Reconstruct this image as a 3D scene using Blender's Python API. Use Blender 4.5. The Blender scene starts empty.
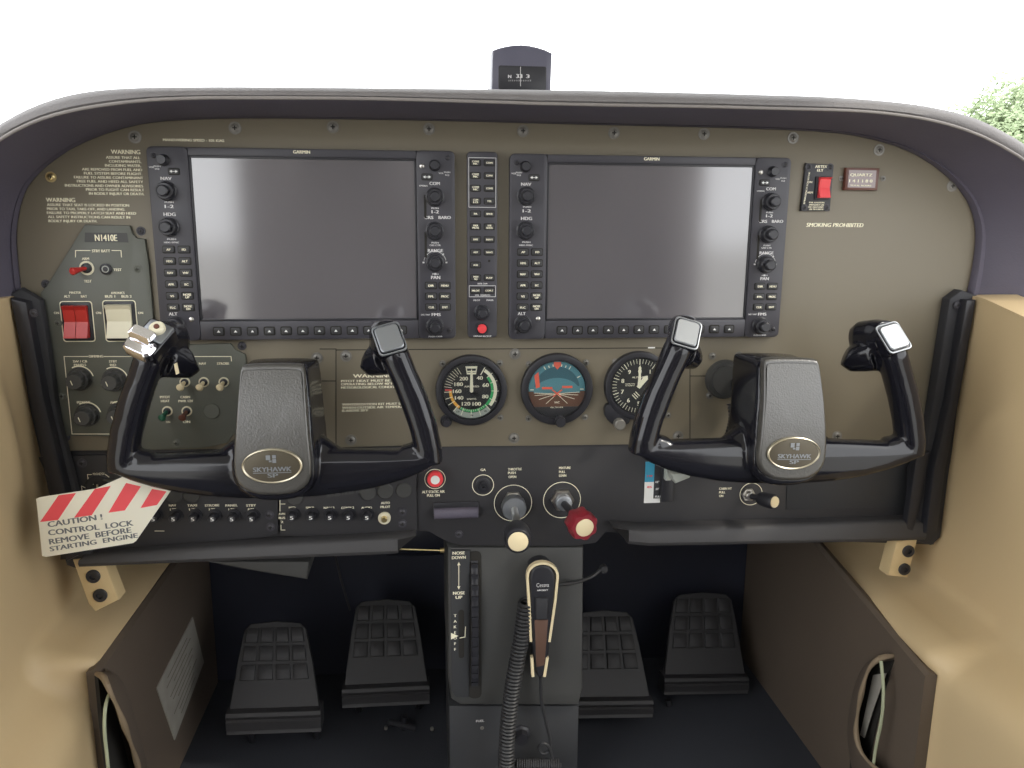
import bpy, bmesh, math, random
import numpy as np
from mathutils import Vector, Matrix
random.seed(7)
PI = math.pi
COL = bpy.context.scene.collection
ZF = 800.0                                    # cabin floor lies 800 mm under the top edge of the displays

# ------------------------------------------------------------------ camera (mm, panel plane is y=0)
FPX = 800.0
CP = np.array([-58.1, -862.9, -69.2]); YAW, PITCH, ROLL = .1075, -.2018, .007
def cam_axes():
    cy, sy = math.cos(YAW), math.sin(YAW); cp, sp = math.cos(PITCH), math.sin(PITCH); cr, sr = math.cos(ROLL), math.sin(ROLL)
    f = np.array([sy*cp, cy*cp, sp]); r = np.array([cy, -sy, 0]); u = np.cross(r, f)
    return r*cr+u*sr, f, -r*sr+u*cr
CR, CF, CU = cam_axes()
def ray(px, py): return CF+CR*(px-512)/FPX-CU*(py-384)/FPX
def on(px, py, Y=0.0):
    d = ray(px, py); t = (Y-CP[1])/d[1]; P = CP+t*d; return (float(P[0]), float(Y), float(P[2]))
def onx(px, py, X):
    d = ray(px, py); t = (X-CP[0])/d[0]; P = CP+t*d; return (float(X), float(P[1]), float(P[2]))
def xz(px, py, Y=0.0): p = on(px, py, Y); return (p[0], p[2])
def W(p): return Vector((p[0]/1000, p[1]/1000, (p[2]+ZF)/1000))
camd = bpy.data.cameras.new('camera'); cam = bpy.data.objects.new('camera', camd); COL.objects.link(cam)
camd.sensor_width = 36; camd.lens = FPX/1024*36; camd.clip_start = .02; camd.clip_end = 500
M = Matrix((( CR[0], CU[0], -CF[0]), (CR[1], CU[1], -CF[1]), (CR[2], CU[2], -CF[2]))).to_4x4()
M.translation = W(CP); cam.matrix_world = M
bpy.context.scene.camera = cam

# ------------------------------------------------------------------ materials
MATS = {}
def mat(name, rgb, rough=.5, metal=0.0, spec=.5, noise=0.0, nscale=8.0, bump=0.0, bscale=200.0, coat=0.0, sheen=0.0, dirt=None):
    m = bpy.data.materials.new(name); m.use_nodes = True; nt = m.node_tree; b = nt.nodes['Principled BSDF']
    b.inputs['Base Color'].default_value = (*rgb, 1); b.inputs['Roughness'].default_value = rough
    b.inputs['Metallic'].default_value = metal; b.inputs['Specular IOR Level'].default_value = spec
    b.inputs['Coat Weight'].default_value = coat; b.inputs['Sheen Weight'].default_value = sheen
    tc = nt.nodes.new('ShaderNodeTexCoord')
    if noise:
        n = nt.nodes.new('ShaderNodeTexNoise'); n.inputs['Scale'].default_value = nscale; n.inputs['Detail'].default_value = 5
        nt.links.new(tc.outputs['Object'], n.inputs['Vector'])
        mx = nt.nodes.new('ShaderNodeMix'); mx.data_type = 'RGBA'
        mx.inputs['A'].default_value = (*[c*(1-noise) for c in rgb], 1); mx.inputs['B'].default_value = (*[min(1, c*(1+noise)) for c in rgb], 1)
        nt.links.new(n.outputs['Fac'], mx.inputs['Factor']); nt.links.new(mx.outputs['Result'], b.inputs['Base Color'])
    if bump:
        n = nt.nodes.new('ShaderNodeTexNoise'); n.inputs['Scale'].default_value = bscale; n.inputs['Detail'].default_value = 3
        nt.links.new(tc.outputs['Object'], n.inputs['Vector'])
        bp = nt.nodes.new('ShaderNodeBump'); bp.inputs['Strength'].default_value = bump; bp.inputs['Distance'].default_value = .001
        nt.links.new(n.outputs['Fac'], bp.inputs['Height']); nt.links.new(bp.outputs['Normal'], b.inputs['Normal'])
    MATS[name] = m; return m
mat('olive', (.198, .172, .124), .5, noise=.05, nscale=6, bump=.05, bscale=900)
mat('grey_plate', (.115, .120, .100), .45, noise=.04)
mat('seam', (.02, .018, .015), .8)
mat('black', (.022, .022, .027), .4)
mat('black_matte', (.030, .030, .034), .65, bump=.1, bscale=500)
mat('lower_panel', (.034, .033, .036), .5, noise=.08, bump=.1, bscale=700)
mat('bezel', (.052, .050, .060), .42, bump=.04, bscale=1200)
mat('button', (.040, .040, .042), .5)
mat('knob', (.030, .030, .036), .35)
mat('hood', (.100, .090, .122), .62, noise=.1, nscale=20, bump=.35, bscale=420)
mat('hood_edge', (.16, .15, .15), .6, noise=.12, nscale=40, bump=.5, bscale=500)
mat('piping', (.22, .20, .19), .6)
mat('cream', (.97, .92, .70), .6)
mat('grey_print', (.70, .69, .68), .6)
mat('white', (.85, .85, .82), .5)
mat('red_print', (.85, .09, .09), .5)
mat('green_print', (.04, .42, .13), .5)
mat('orange_red', (.90, .15, .09), .5)
mat('amber', (.90, .45, .06), .5)
mat('red_plastic', (.50, .03, .025), .3)
mat('bright_red', (.85, .07, .08), .35)
mat('dark_red', (.23, .018, .028), .3, coat=.3)
mat('ivory', (.75, .70, .52), .35)
mat('beige_plastic', (.78, .66, .42), .4)
mat('green_plastic', (.01, .09, .05), .3)
mat('brown_plastic', (.12, .04, .025), .35)
mat('steel', (.62, .60, .56), .28, metal=1)
mat('dull_steel', (.21, .20, .18), .35, metal=.25)
mat('brass', (.75, .60, .30), .3, metal=1)
mat('alu', (.31, .325, .345), .45, metal=.85, bump=.05, bscale=600)
mat('chrome', (.85, .84, .88), .12, metal=1)
mat('yoke', (.010, .010, .014), .12, spec=.5, noise=.1)
mat('yoke_pad', (.055, .052, .046), .30, spec=1.0, bump=.3, bscale=600, noise=.12, nscale=60)
mat('badge', (.10, .085, .06), .3, metal=.3)
mat('badge_rim', (.55, .50, .38), .3, metal=.8)
mat('dial', (.020, .020, .022), .5)
mat('dial_white', (.95, .90, .70), .6)
mat('dial_grey', (.40, .42, .38), .6)
mat('sky_blue', (.10, .27, .32), .5)
mat('sky_dark', (.045, .13, .165), .5)
mat('earth', (.13, .055, .032), .5)
mat('tan', (.62, .47, .27), .5, noise=.05, nscale=5, bump=.08, bscale=300, spec=.4)
mat('tan_block', (.66, .50, .27), .5)
mat('kick', (.115, .088, .066), .65, noise=.08, nscale=12, bump=.1, bscale=400)
mat('pocket', (.24, .18, .115), .7, noise=.15, nscale=25, bump=.3, bscale=200)
mat('wire_green', (.42, .45, .30), .5)
mat('placard', (.33, .31, .27), .55, noise=.25, nscale=40)
mat('carpet', (.035, .038, .048), .95, bump=.5, bscale=500)
mat('firewall', (.030, .033, .050), .45, noise=.2, nscale=10, bump=.3, bscale=30)
mat('pedal', (.026, .025, .027), .55, bump=.1, bscale=300)
mat('console', (.058, .058, .056), .5, noise=.06, bump=.1, bscale=500)
mat('console_dark', (.036, .037, .040), .55, bump=.1)
mat('wood_stripe', (.12, .065, .045), .5, noise=.2, nscale=30)
mat('cord', (.028, .028, .030), .5)
mat('rail_face', (.050, .048, .050), .5, bump=.08, bscale=500)
mat('headliner', (.62, .60, .54), .8)
mat('rear_trim', (.50, .46, .45), .8)
mat('seat', (.10, .09, .08), .8, noise=.1)
mat('blue_print', (.05, .33, .50), .5)
mat('lens', (.30, .24, .24), .15)
mat('trunk', (.10, .07, .05), .8, noise=.3)
mat('leaf', (.32, .40, .23), .7, noise=.35, nscale=3)
mat('apron', (.42, .41, .38), .9, noise=.1, nscale=1)
mat('compass_card', (.10, .098, .135), .3)
mat('fuselage', (.7, .7, .68), .4)
# display glass: dark, slightly frosted anti-glare surface
m = mat('screen', (.118, .110, .120), .11, spec=.8, noise=.03)
m.node_tree.nodes['Principled BSDF'].inputs['IOR'].default_value = 1.9
def clear_mat(name, tint, gl, rough=.03):
    m = bpy.data.materials.new(name); m.use_nodes = True; nt = m.node_tree; nt.nodes.clear()
    o = nt.nodes.new('ShaderNodeOutputMaterial'); t = nt.nodes.new('ShaderNodeBsdfTransparent'); g = nt.nodes.new('ShaderNodeBsdfGlossy'); x = nt.nodes.new('ShaderNodeMixShader')
    t.inputs['Color'].default_value = (*tint, 1); g.inputs['Roughness'].default_value = rough; x.inputs['Fac'].default_value = gl
    nt.links.new(t.outputs[0], x.inputs[1]); nt.links.new(g.outputs[0], x.inputs[2]); nt.links.new(x.outputs[0], o.inputs[0]); MATS[name] = m
clear_mat('glass', (.96, .97, .97), .04)
clear_mat('windscreen', (.97, .98, .98), .02)

# ------------------------------------------------------------------ text
GLYPH = {}
def glyphs(s, bold, slant):
    key = (s, bold, slant)
    if key in GLYPH: return GLYPH[key]
    c = bpy.data.curves.new('t', 'FONT'); c.body = s; c.size = 1; c.resolution_u = 3; c.shear = slant
    o = bpy.data.objects.new('t', c); COL.objects.link(o); dg = bpy.context.evaluated_depsgraph_get()
    me = bpy.data.meshes.new_from_object(o.evaluated_get(dg))
    vs = [(v.co.x, v.co.y) for v in me.vertices]; fs = [tuple(p.vertices) for p in me.polygons]
    bpy.data.objects.remove(o); bpy.data.curves.remove(c); bpy.data.meshes.remove(me)
    if not vs: vs = [(0, 0)]
    x0 = min(v[0] for v in vs); x1 = max(v[0] for v in vs)
    hgt = .70
    if bold:                                                  # a second pass a hair to the right makes the stroke heavier
        n = len(vs); vs = vs+[(x+.075, y) for x, y in vs]; fs = fs+[tuple(i+n for i in f) for f in fs]
    r = ([((x-x0), y/hgt) for x, y in vs], fs, x1-x0); GLYPH[key] = r; return r

# ------------------------------------------------------------------ mesh builder (mm)
def basis(axis):
    a = Vector(axis).normalized(); t = Vector((0, 0, 1)) if abs(a.z) < .9 else Vector((1, 0, 0))
    u = a.cross(t).normalized(); v = a.cross(u).normalized(); return a, u, v
class MB:
    def __init__(s): s.v = []; s.f = []; s.fm = []; s.m = 0
    def add(s, vs, fs):
        b = len(s.v); s.v += [tuple(map(float, p)) for p in vs]
        for f in fs: s.f.append(tuple(i+b for i in f)); s.fm.append(s.m)
    def rings(s, R, closed=True, cap0=True, cap1=True):
        n = len(R[0]); vs = [p for r in R for p in r]; fs = []
        for i in range(len(R)-1):
            for j in range(n if closed else n-1):
                k = (j+1) % n; fs.append((i*n+j, i*n+k, (i+1)*n+k, (i+1)*n+j))
        if cap0: fs.append(tuple(range(n)))
        if cap1: fs.append(tuple(range((len(R)-1)*n, len(R)*n)))
        s.add(vs, fs); return s
    def prism(s, P, yf, yb, bev=0.0, seg=2):
        """outline P [(x,z)] extruded from yf (towards the viewer side) back to yb, front edge rounded"""
        n = len(P); A = sum(P[i][0]*P[(i+1) % n][1]-P[(i+1) % n][0]*P[i][1] for i in range(n)); sg = 1 if A > 0 else -1
        N = []
        for i in range(n):
            a, b, c = P[i-1], P[i], P[(i+1) % n]
            e1 = Vector((b[0]-a[0], b[1]-a[1])).normalized(); e2 = Vector((c[0]-b[0], c[1]-b[1])).normalized()
            n1 = Vector((-e1.y, e1.x)); n2 = Vector((-e2.y, e2.x)); q = (n1+n2)
            q = q.normalized() if q.length > 1e-6 else n1; k = max(.5, q.dot(n1)); N.append(q*sg/k)
        R = [[(p[0], yb, p[1]) for p in P]]
        d = 1 if yf < yb else -1
        if bev > 0:
            for j in range(seg+1):
                t = j/seg*PI/2; ins = bev*(1-math.cos(t)); dy = bev*(1-math.sin(t))
                R.append([(p[0]+N[i].x*ins, yf+dy*d, p[1]+N[i].y*ins) for i, p in enumerate(P)])
        else: R.append([(p[0], yf, p[1]) for p in P])
        return s.rings(R)
    def box(s, x0, x1, y0, y1, z0, z1, bev=0.0):
        return s.prism([(x0, z0), (x1, z0), (x1, z1), (x0, z1)], y0, y1, bev)
    def obox(s, c, ex, ey, ez):
        c, ex, ey, ez = map(Vector, (c, ex, ey, ez))
        vs = [c+ex*a+ey*b+ez*d for a in (-1, 1) for b in (-1, 1) for d in (-1, 1)]
        s.add(vs, [(0, 1, 3, 2), (4, 6, 7, 5), (0, 4, 5, 1), (2, 3, 7, 6), (0, 2, 6, 4), (1, 5, 7, 3)]); return s
    def lathe(s, c, prof, n=24, axis=(0, -1, 0), flutes=0, amp=0.0):
        a, u, v = basis(axis); c = Vector(c); R = []
        for d, r in prof:
            ring = []
            for i in range(n):
                t = 2*PI*i/n; rr = r*(1+amp*math.cos(flutes*t)) if flutes and r > .5 else r
                ring.append(c+a*d+(u*math.cos(t)+v*math.sin(t))*max(rr, .01))
            R.append(ring)
        return s.rings(R)
    def tube(s, path, r, n=10, flat=1.0, ref=None):
        P = [Vector(p) for p in path]; m = len(P); rr = r if isinstance(r, (list, tuple)) else [r]*m; R = []
        up = Vector(ref) if ref else None
        pu = None
        for i, p in enumerate(P):
            t = (P[min(i+1, m-1)]-P[max(i-1, 0)]).normalized()
            if up: u = (up-t*up.dot(t)).normalized()
            elif pu is None: u = basis(t)[1]
            else: u = (pu-t*pu.dot(t)).normalized()
            pu = u; v = t.cross(u)
            R.append([p+(u*math.cos(2*PI*k/n)+v*math.sin(2*PI*k/n)*flat)*rr[i] for k in range(n)])
        return s.rings(R)
    def sections(s, path, size, n=20, pw=3.0, ref=(0, 1, 0)):
        """sweep of super-elliptic sections; size[i]=(half depth along ref, half width)"""
        P = [Vector(p) for p in path]; m = len(P); R = []
        for i, p in enumerate(P):
            t = (P[min(i+1, m-1)]-P[max(i-1, 0)]).normalized(); up = Vector(ref); u = (up-t*up.dot(t)).normalized(); v = t.cross(u); a, b = size[i]; ring = []
            for k in range(n):
                c_, s_ = math.cos(2*PI*k/n), math.sin(2*PI*k/n)
                ring.append(p+u*a*math.copysign(abs(c_)**(2/pw), c_)+v*b*math.copysign(abs(s_)**(2/pw), s_))
            R.append(ring)
        return s.rings(R)
    def ring(s, c, r0, r1, y0, y1, n=32):
        """flat washer standing on y1, front at y0"""
        R = []
        for (r, y) in ((r0, y1), (r0, y0), (r1, y0), (r1, y1)):
            R.append([(c[0]+r*math.cos(2*PI*i/n), y, c[2]+r*math.sin(2*PI*i/n)) for i in range(n)])
        return s.rings(R+[R[0]], cap0=False, cap1=False)
    def arc(s, c, r0, r1, a0, a1, th=.15, n=None):
        """dial arc, degrees clockwise from the top, front face at c.y"""
        n = n or max(2, int(abs(a1-a0)/6)); R = []
        for i in range(n+1):
            t = math.radians(a0+(a1-a0)*i/n); sx, cz = math.sin(t), math.cos(t)
            R.append([(c[0]+r*sx, y, c[2]+r*cz) for r, y in ((r0, c[1]), (r1, c[1]), (r1, c[1]+th), (r0, c[1]+th))])
        return s.rings(R)
    def tick(s, c, a, r0, r1, w, th=.15):
        t = math.radians(a); d = Vector((math.sin(t), 0, math.cos(t))); q = Vector((math.cos(t), 0, -math.sin(t))); C = Vector(c)+Vector((0, th/2, 0))
        return s.obox(C+d*(r0+r1)/2, q*w/2, (0, th/2, 0), d*(r1-r0)/2)
    def flat(s, P, y, th=.15):
        return s.prism(P, y, y+th)
    def text3(s, txt, O, ux, uz, h, width=None, align='L', bold=True, slant=0.0):
        vs, fs, w = glyphs(txt, bold, slant); O, ux, uz = Vector(O), Vector(ux).normalized(), Vector(uz).normalized()
        sx = (width/w) if width else h*1.0/.70
        off = 0 if align == 'L' else (-w*sx/2 if align == 'C' else -w*sx)
        nn = ux.cross(uz).normalized()*.06; hf = len(vs)//2 if bold else len(vs)
        s.add([O+ux*(x*sx+off)+uz*(y*h)+(nn if i >= hf else nn*0) for i, (x, y) in enumerate(vs)], fs); return s
    def t(s, txt, x0, x1, yb, h, Y=-.3, bold=True, slant=0.0):
        """lettering on a plane y=Y, its ends and baseline read off at x0..x1, yb; cap height h (same units)"""
        A = on(x0, yb, Y); B = on(x1, yb, Y); k = abs(on(x0, yb-1, Y)[2]-A[2])
        return s.text3(txt, (A[0], Y, (A[2]+B[2])/2), (1, 0, 0), (0, 0, 1), h*k, width=B[0]-A[0], bold=bold, slant=slant)

def rrect(cx, cz, w, h, r, n=3):
    P = []
    for sx, sz, a0 in ((1, 1, 0), (-1, 1, 90), (-1, -1, 180), (1, -1, 270)):
        for i in range(n+1):
            a = math.radians(a0+90*i/n); P.append((cx+sx*(w/2-r)+r*math.cos(a), cz+sz*(h/2-r)+r*math.sin(a)))
    return P
def smooth_poly(P, it=1, closed=True):
    for _ in range(it):
        Q = []; n = len(P)
        for i in range(n if closed else n-1):
            a, b = P[i], P[(i+1) % n]; Q.append(tuple(a[k]*.75+b[k]*.25 for k in range(len(a)))); Q.append(tuple(a[k]*.25+b[k]*.75 for k in range(len(a))))
        if not closed: Q = [P[0]]+Q[1:-1]+[P[-1]]
        P = Q
    return P
def px_poly(pts, Y=0.0): return [xz(x, y, Y) for x, y in pts]
def resample(P, n):
    P = [np.array(p, float) for p in P]; L = [0]
    for i in range(1, len(P)): L.append(L[-1]+np.linalg.norm(P[i]-P[i-1]))
    out = []
    for k in range(n):
        t = L[-1]*k/(n-1); i = 1
        while i < len(P)-1 and L[i] < t: i += 1
        u = (t-L[i-1])/max(1e-9, L[i]-L[i-1]); out.append(tuple(P[i-1]*(1-u)+P[i]*u))
    return out

# ------------------------------------------------------------------ objects
LOC = {}
def thing(name, label, cat, at, group=None):
    o = bpy.data.objects.new(name, None); COL.objects.link(o); o.empty_display_size = .02
    o.location = W(at); LOC[o.name] = Vector(at); o['label'] = label; o['category'] = cat
    if group: o['group'] = group
    return o
def obj(name, mb, mats, parent=None, at=None, ang=35, label=None, mods=None):
    if isinstance(mats, str): mats = [mats]
    if at is None: at = LOC[parent.name] if parent else Vector((0, 0, 0))
    at = Vector(at); me = bpy.data.meshes.new(name)
    me.from_pydata([((x-at.x)/1000, (y-at.y)/1000, (z-at.z)/1000) for x, y, z in mb.v], [], mb.f)
    for m in mats: me.materials.append(MATS[m])
    me.polygons.foreach_set('material_index', mb.fm); me.polygons.foreach_set('use_smooth', [True]*len(mb.f))
    bm = bmesh.new(); bm.from_mesh(me); bmesh.ops.recalc_face_normals(bm, faces=bm.faces[:]); bm.to_mesh(me); bm.free()
    me.set_sharp_from_angle(angle=math.radians(ang))
    o = bpy.data.objects.new(name, me); COL.objects.link(o); LOC[o.name] = at
    if parent: o.parent = parent; d = at-LOC[parent.name]; o.location = d/1000
    else: o.location = W(at)
    if label: o['label'] = label
    return o
def solo(name, mb, mats, label, cat, group=None, at=None, ang=35):
    if at is None:
        xs = [v[0] for v in mb.v]; ys = [v[1] for v in mb.v]; zs = [v[2] for v in mb.v]
        at = ((min(xs)+max(xs))/2, (min(ys)+max(ys))/2, min(zs))
    o = obj(name, mb, mats, None, at, ang); o['label'] = label; o['category'] = cat
    if group: o['group'] = group
    return o
def struct(name, mb, mats, at=(0, 0, 0), ang=35):
    o = obj(name, mb, mats, None, at, ang); o['kind'] = 'structure'; return o
def again(src, at, parent):
    """a copy of a part (with its sub-parts) put at another place"""
    c = src.copy(); COL.objects.link(c); c.parent = parent; at = Vector(at); LOC[c.name] = at; c.location = (at-LOC[parent.name])/1000
    for ch in list(src.children):
        again(ch, LOC[ch.name]-LOC[src.name]+at, c)
    return c
def clone(root, delta, label, group=None):
    c = root.copy(); COL.objects.link(c); d = Vector(delta); LOC[c.name] = LOC[root.name]+d; c.location = root.location+d/1000; c['label'] = label
    if group: c['group'] = group
    for ch in list(root.children): again(ch, LOC[ch.name]+d, c)
    return c

def make_screw(parent, at, r=6.2, m='dull_steel', name='screw', label=None):
    b = MB(); x, y, z = at
    b.m = 0; b.ring(at, r*.72, r, y-.7, y, 20); b.lathe((x, y, z), [(0, r*.72), (.5, r*.72), (1.3, r*.55), (1.6, r*.3), (1.6, .1)], 16)
    b.m = 1; b.obox((x, y-1.65, z), (r*.36, 0, 0), (0, .15, 0), (0, 0, r*.09)); b.obox((x, y-1.65, z), (r*.09, 0, 0), (0, .15, 0), (0, 0, r*.36))
    return obj(name, b, [m, 'seam'], parent, at, label=label)
def row_of_screws(parent, pts, Y=0.0, r=6.2, m='dull_steel'):
    s = None
    for q in pts:
        p = on(q[0], q[1], Y)
        if s is None: s = make_screw(parent, p, r, m)
        else: again(s, p, parent)

# ================================================================== INSTRUMENT PANEL
A_PX = [(28, 325), (21, 290), (18, 262), (16, 238), (18, 215), (25, 190), (36, 176), (50, 163), (75, 146), (112, 131), (150, 122), (200, 119), (256, 118), (340, 119), (456, 121), (560, 124), (700, 127), (768, 129), (830, 132), (864, 137), (907, 149), (941, 170), (964, 194), (974, 217), (976, 236), (973, 263), (967, 292), (960, 325)]
A = smooth_poly(px_poly(A_PX), 1, False)
P_OUT = A+px_poly([(952, 380), (926, 441), (520, 446), (62, 451), (40, 380)])
ip = thing('instrument_panel', 'olive grey aircraft instrument panel with rounded top corners carrying the displays and gauges', 'instrument panel', (45, 0, -320))
b = MB(); b.prism(P_OUT, 0, 6, 1.0); obj('face_plate', b, 'olive', ip)
b = MB()
def seam(pts, w=.9):
    for i in range(len(pts)-1):
        a, c = Vector(on(*pts[i], -.12)), Vector(on(*pts[i+1], -.12)); d = (c-a); n = Vector((-d.z, 0, d.x)).normalized()
        b.obox((a+c)/2, d/2+d.normalized()*w/2, (0, .12, 0), n*w/2)
seam([(320, 349), (336, 349)]); seam([(336, 350), (336, 446)]); seam([(322, 381), (336, 381)]); seam([(336, 350), (640, 348)]); seam([(690, 348), (690, 442)]); seam([(690, 376), (705, 376)]); seam([(640, 348), (690, 348)])
obj('panel_seam', b, 'seam', ip)
row_of_screws(ip, [(135, 137), (235, 128), (333, 127), (429, 129), (523, 131), (614, 133), (704, 134), (793, 138), (879, 150), (952, 186), (346, 356), (351, 440), (515, 354), (514, 438), (317, 358), (678, 436), (837, 436)])
make_screw(ip, on(51, 177), 5.2, 'brass', label='shiny brass coloured screw')
# printed warnings
b = MB()
b.t('MANEUVERING SPEED - 105 KIAS', 163, 224, 141.5, 2.6)
obj('speed_print', b, 'cream', ip)
b = MB()
rows = [('WARNING', 111, 140, 154, 4.3), ('ASSURE THAT ALL', 106, 140, 158.8, 2.6), ('CONTAMINANTS,', 109, 141, 162.8, 2.6), ('INCLUDING WATER,', 105, 141, 166.8, 2.6), ('ARE REMOVED FROM FUEL AND', 82, 142, 170.8, 2.6),
        ('FUEL SYSTEM BEFORE FLIGHT.', 84, 142, 174.8, 2.6), ('FAILURE TO ASSURE CONTAMINANT', 74, 143, 178.8, 2.6), ('FREE FUEL AND HEED ALL SAFETY', 77, 143, 182.8, 2.6), ('INSTRUCTIONS AND OWNER ADVISORIES', 65, 143, 187, 2.6),
        ('PRIOR TO FLIGHT CAN RESULT', 86, 144, 191, 2.6), ('IN BODILY INJURY OR DEATH.', 89, 144, 195, 2.6),
        ('WARNING', 46, 75, 202, 4.3), ('ASSURE THAT SEAT IS LOCKED IN POSITION', 47, 129, 206.3, 2.6), ('PRIOR TO TAXI, TAKE-OFF, AND LANDING.', 47, 125, 210.3, 2.6), ('FAILURE TO PROPERLY LATCH SEAT AND HEED', 47, 136, 214.3, 2.6), ('ALL SAFETY INSTRUCTIONS CAN RESULT IN', 48, 130, 218.3, 2.6), ('BODILY INJURY OR DEATH.', 48.5, 97, 222.3, 2.6)]
for r in rows: b.t(*r)
obj('warning_print', b, 'cream', ip)
b = MB()
for r in [('WARNING', 353, 393, 377.5, 3.6), ('PITOT HEAT MUST BE ON WHEN', 341, 416, 381.7, 2.3), ('OPERATING BELOW 40\u00b0F IN VISIBLE', 341, 414, 384.9, 2.3), ('METEOROLOGICAL CONDITIONS', 341, 404, 388.3, 2.3),
          ('WINTERIZATION KIT MUST BE REMOVED', 342, 424, 405, 2.3), ('WHEN OUTSIDE AIR TEMPERATURE', 342, 414, 408.3, 2.3), ('IS ABOVE 20\u00b0F', 342, 368, 411.6, 2.3)]: b.t(*r)
obj('heater_warning_print', b, 'cream', ip)
b = MB(); b.t('SMOKING PROHIBITED', 806, 863, 227, 4.0, slant=.18); obj('smoking_print', b, 'cream', ip)
b = MB(); b.box(*[xz(648, 347)[0], xz(655, 347)[0]], -.3, 0, xz(650, 348.3)[1], xz(650, 347)[1]); obj('label_strip', b, 'white', ip)

# ================================================================== FLIGHT DISPLAYS
FY = -10.0
TL = on(145.5, 146, FY); DW, DH = 304.0, 194.0
dsp = thing('flight_display', 'large black cockpit display left of the narrow audio panel, pale reflection down its left side', 'display', (TL[0]+DW/2, 0, TL[2]-DH), 'pair of flight displays')
x0, z1 = TL[0], TL[2]; x1, z0 = x0+DW, z1-DH; CXD = x0+DW/2
CW = 39.5
b = MB(); b.prism(rrect(CXD, (z0+z1)/2, DW, DH, 5), -6, -.15, .5)
b.prism(rrect(x0+CW/2, (z0+z1)/2, CW, DH, 5), FY, -6, 1); b.prism(rrect(x1-CW/2, (z0+z1)/2, CW, DH, 5), FY, -6, 1)
b.box(x0+CW, x1-CW, FY+.6, -6, z1-8.2, z1-.4, .8); b.box(x0+CW, x1-CW, FY+.6, -6, z0+.4, z0+20, .8)
obj('bezel', b, 'bezel', dsp)
b = MB(); b.prism(rrect((x0+x1)/2, (z1-8.2+z0+20)/2, DW-2*CW-3, z1-8.2-z0-20-2, 2), -7, -6); obj('screen', b, 'screen', dsp)
b = MB(); t_ = 2.2; sx0, sx1, sz1, sz0 = x0+CW, x1-CW, z1-8.2, z0+20
for q in ((sx0, sx0+t_, sz0, sz1), (sx1-t_, sx1, sz0, sz1), (sx0, sx1, sz1-2.2, sz1), (sx0, sx1, sz0, sz0+2.2)): b.box(q[0], q[1], -8.2, -6.4, q[2], q[3], .5)
obj('screen_surround', b, 'black', dsp)
def px2(x, y, Y=FY): return on(x, y, Y)
def knob(parent, at, r, h, inner=True, name='knob', fl=14, mats=('knob', 'grey_print'), skirt=True):
    b = MB(); p = []
    if skirt: p += [(0, r*1.12), (1.2, r*1.12), (1.8, r)]
    else: p += [(0, r)]
    p += [(h*.55, r*.96), (h*.6, r*.88)]
    if inner: p += [(h*.6, r*.66), (h*.95, r*.62), (h, r*.5), (h, .1)]
    else: p += [(h, r*.88), (h+.6, r*.8), (h+.6, .1)]
    b.lathe(at, p, 42, flutes=fl, amp=.02)
    return obj(name, b, list(mats)[:1], parent, at)
# left column
KL = {}
k0 = knob(dsp, px2(163.5, 160), 5.2, 8, inner=False)
k1 = knob(dsp, px2(167, 191), 8.6, 17); again(k1, px2(169.5, 227), dsp)
# right column
again(k0, px2(434.5, 165.5), dsp); again(k1, px2(434.8, 197), dsp); again(k1, px2(434.8, 231), dsp); again(k1, px2(435, 262.5), dsp); again(k1, px2(435, 326.5), dsp)
kl = px2(175.5, 325); again(k1, kl, dsp)
def key(parent, at, w, h, lines, name='key', fs=2.2, d=1.6):
    b = MB(); b.prism(rrect(at[0], at[2], w+1.6, h+1.6, 1.6), at[1]-.15, at[1]+.2); b.m = 1; b.prism(rrect(at[0], at[2], w, h, 1.4), at[1]-d, at[1], .5); b.m = 2
    for i, s in enumerate(lines):
        zz = at[2]+(len(lines)-1)*fs*.62-i*fs*1.24-fs/2; wd = min(w*.82, len(s)*fs*.86)
        b.text3(s, (at[0], at[1]-d-.15, zz), (1, 0, 0), (0, 0, 1), fs, width=wd, align='C')
    return obj(name, b, ['seam', 'button', 'cream'], parent, at)
LK = [('AP', 'FD'), ('HDG', 'ALT'), ('NAV', 'VNV'), ('APR', 'BC'), ('VS', 'NOSE UP'), ('FLC', 'NOSE DN')]
for i, (l, r) in enumerate(LK):
    zz = px2(165, 249.5+i*11.6)[2]
    for s, xx in ((l, x0+14.5), (r, x0+29.5)): key(dsp, (xx, FY, zz), 11, 6.4, s.split(' '))
for i, (l, r) in enumerate([('DIR', 'MENU'), ('FPL', 'PROC'), ('CLR', 'ENT')]):
    zz = px2(428, 285.5+i*10.8)[2]
    for s, xx in ((l, x1-26), (r, x1-11.5)): key(dsp, (xx, FY, zz), 11, 6.2, [s])
def arrow_key(at):
    b = MB(); b.prism(rrect(at[0], at[2], 11.5, 7, 1.6), at[1]-.15, at[1]+.2); b.m = 1; b.prism(rrect(at[0], at[2], 10, 5.6, 1.4), at[1]-1.4, at[1], .5); b.m = 2
    Y = at[1]-1.6
    for s in (-1, 1): b.flat([(at[0]+s*4, at[2]), (at[0]+s*1.6, at[2]+1.5), (at[0]+s*1.6, at[2]-1.5)], Y)
    b.flat([(at[0]-2, at[2]-.25), (at[0]+2, at[2]-.25), (at[0]+2, at[2]+.25), (at[0]-2, at[2]+.25)], Y)
    return obj('arrow_key', b, ['seam', 'button', 'white'], dsp, at)
ak = arrow_key(px2(174, 171.5)); again(ak, px2(427, 177), dsp)
p0 = (x0+58, FY+.6, z0+9.5)
b = MB(); b.prism(rrect(p0[0], p0[2], 12, 9.5, 2), p0[1]-.15, p0[1]+.2); b.m = 1; b.prism(rrect(p0[0], p0[2], 9.6, 7.4, 1.6), p0[1]-1.4, p0[1], .5); b.m = 2
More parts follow.
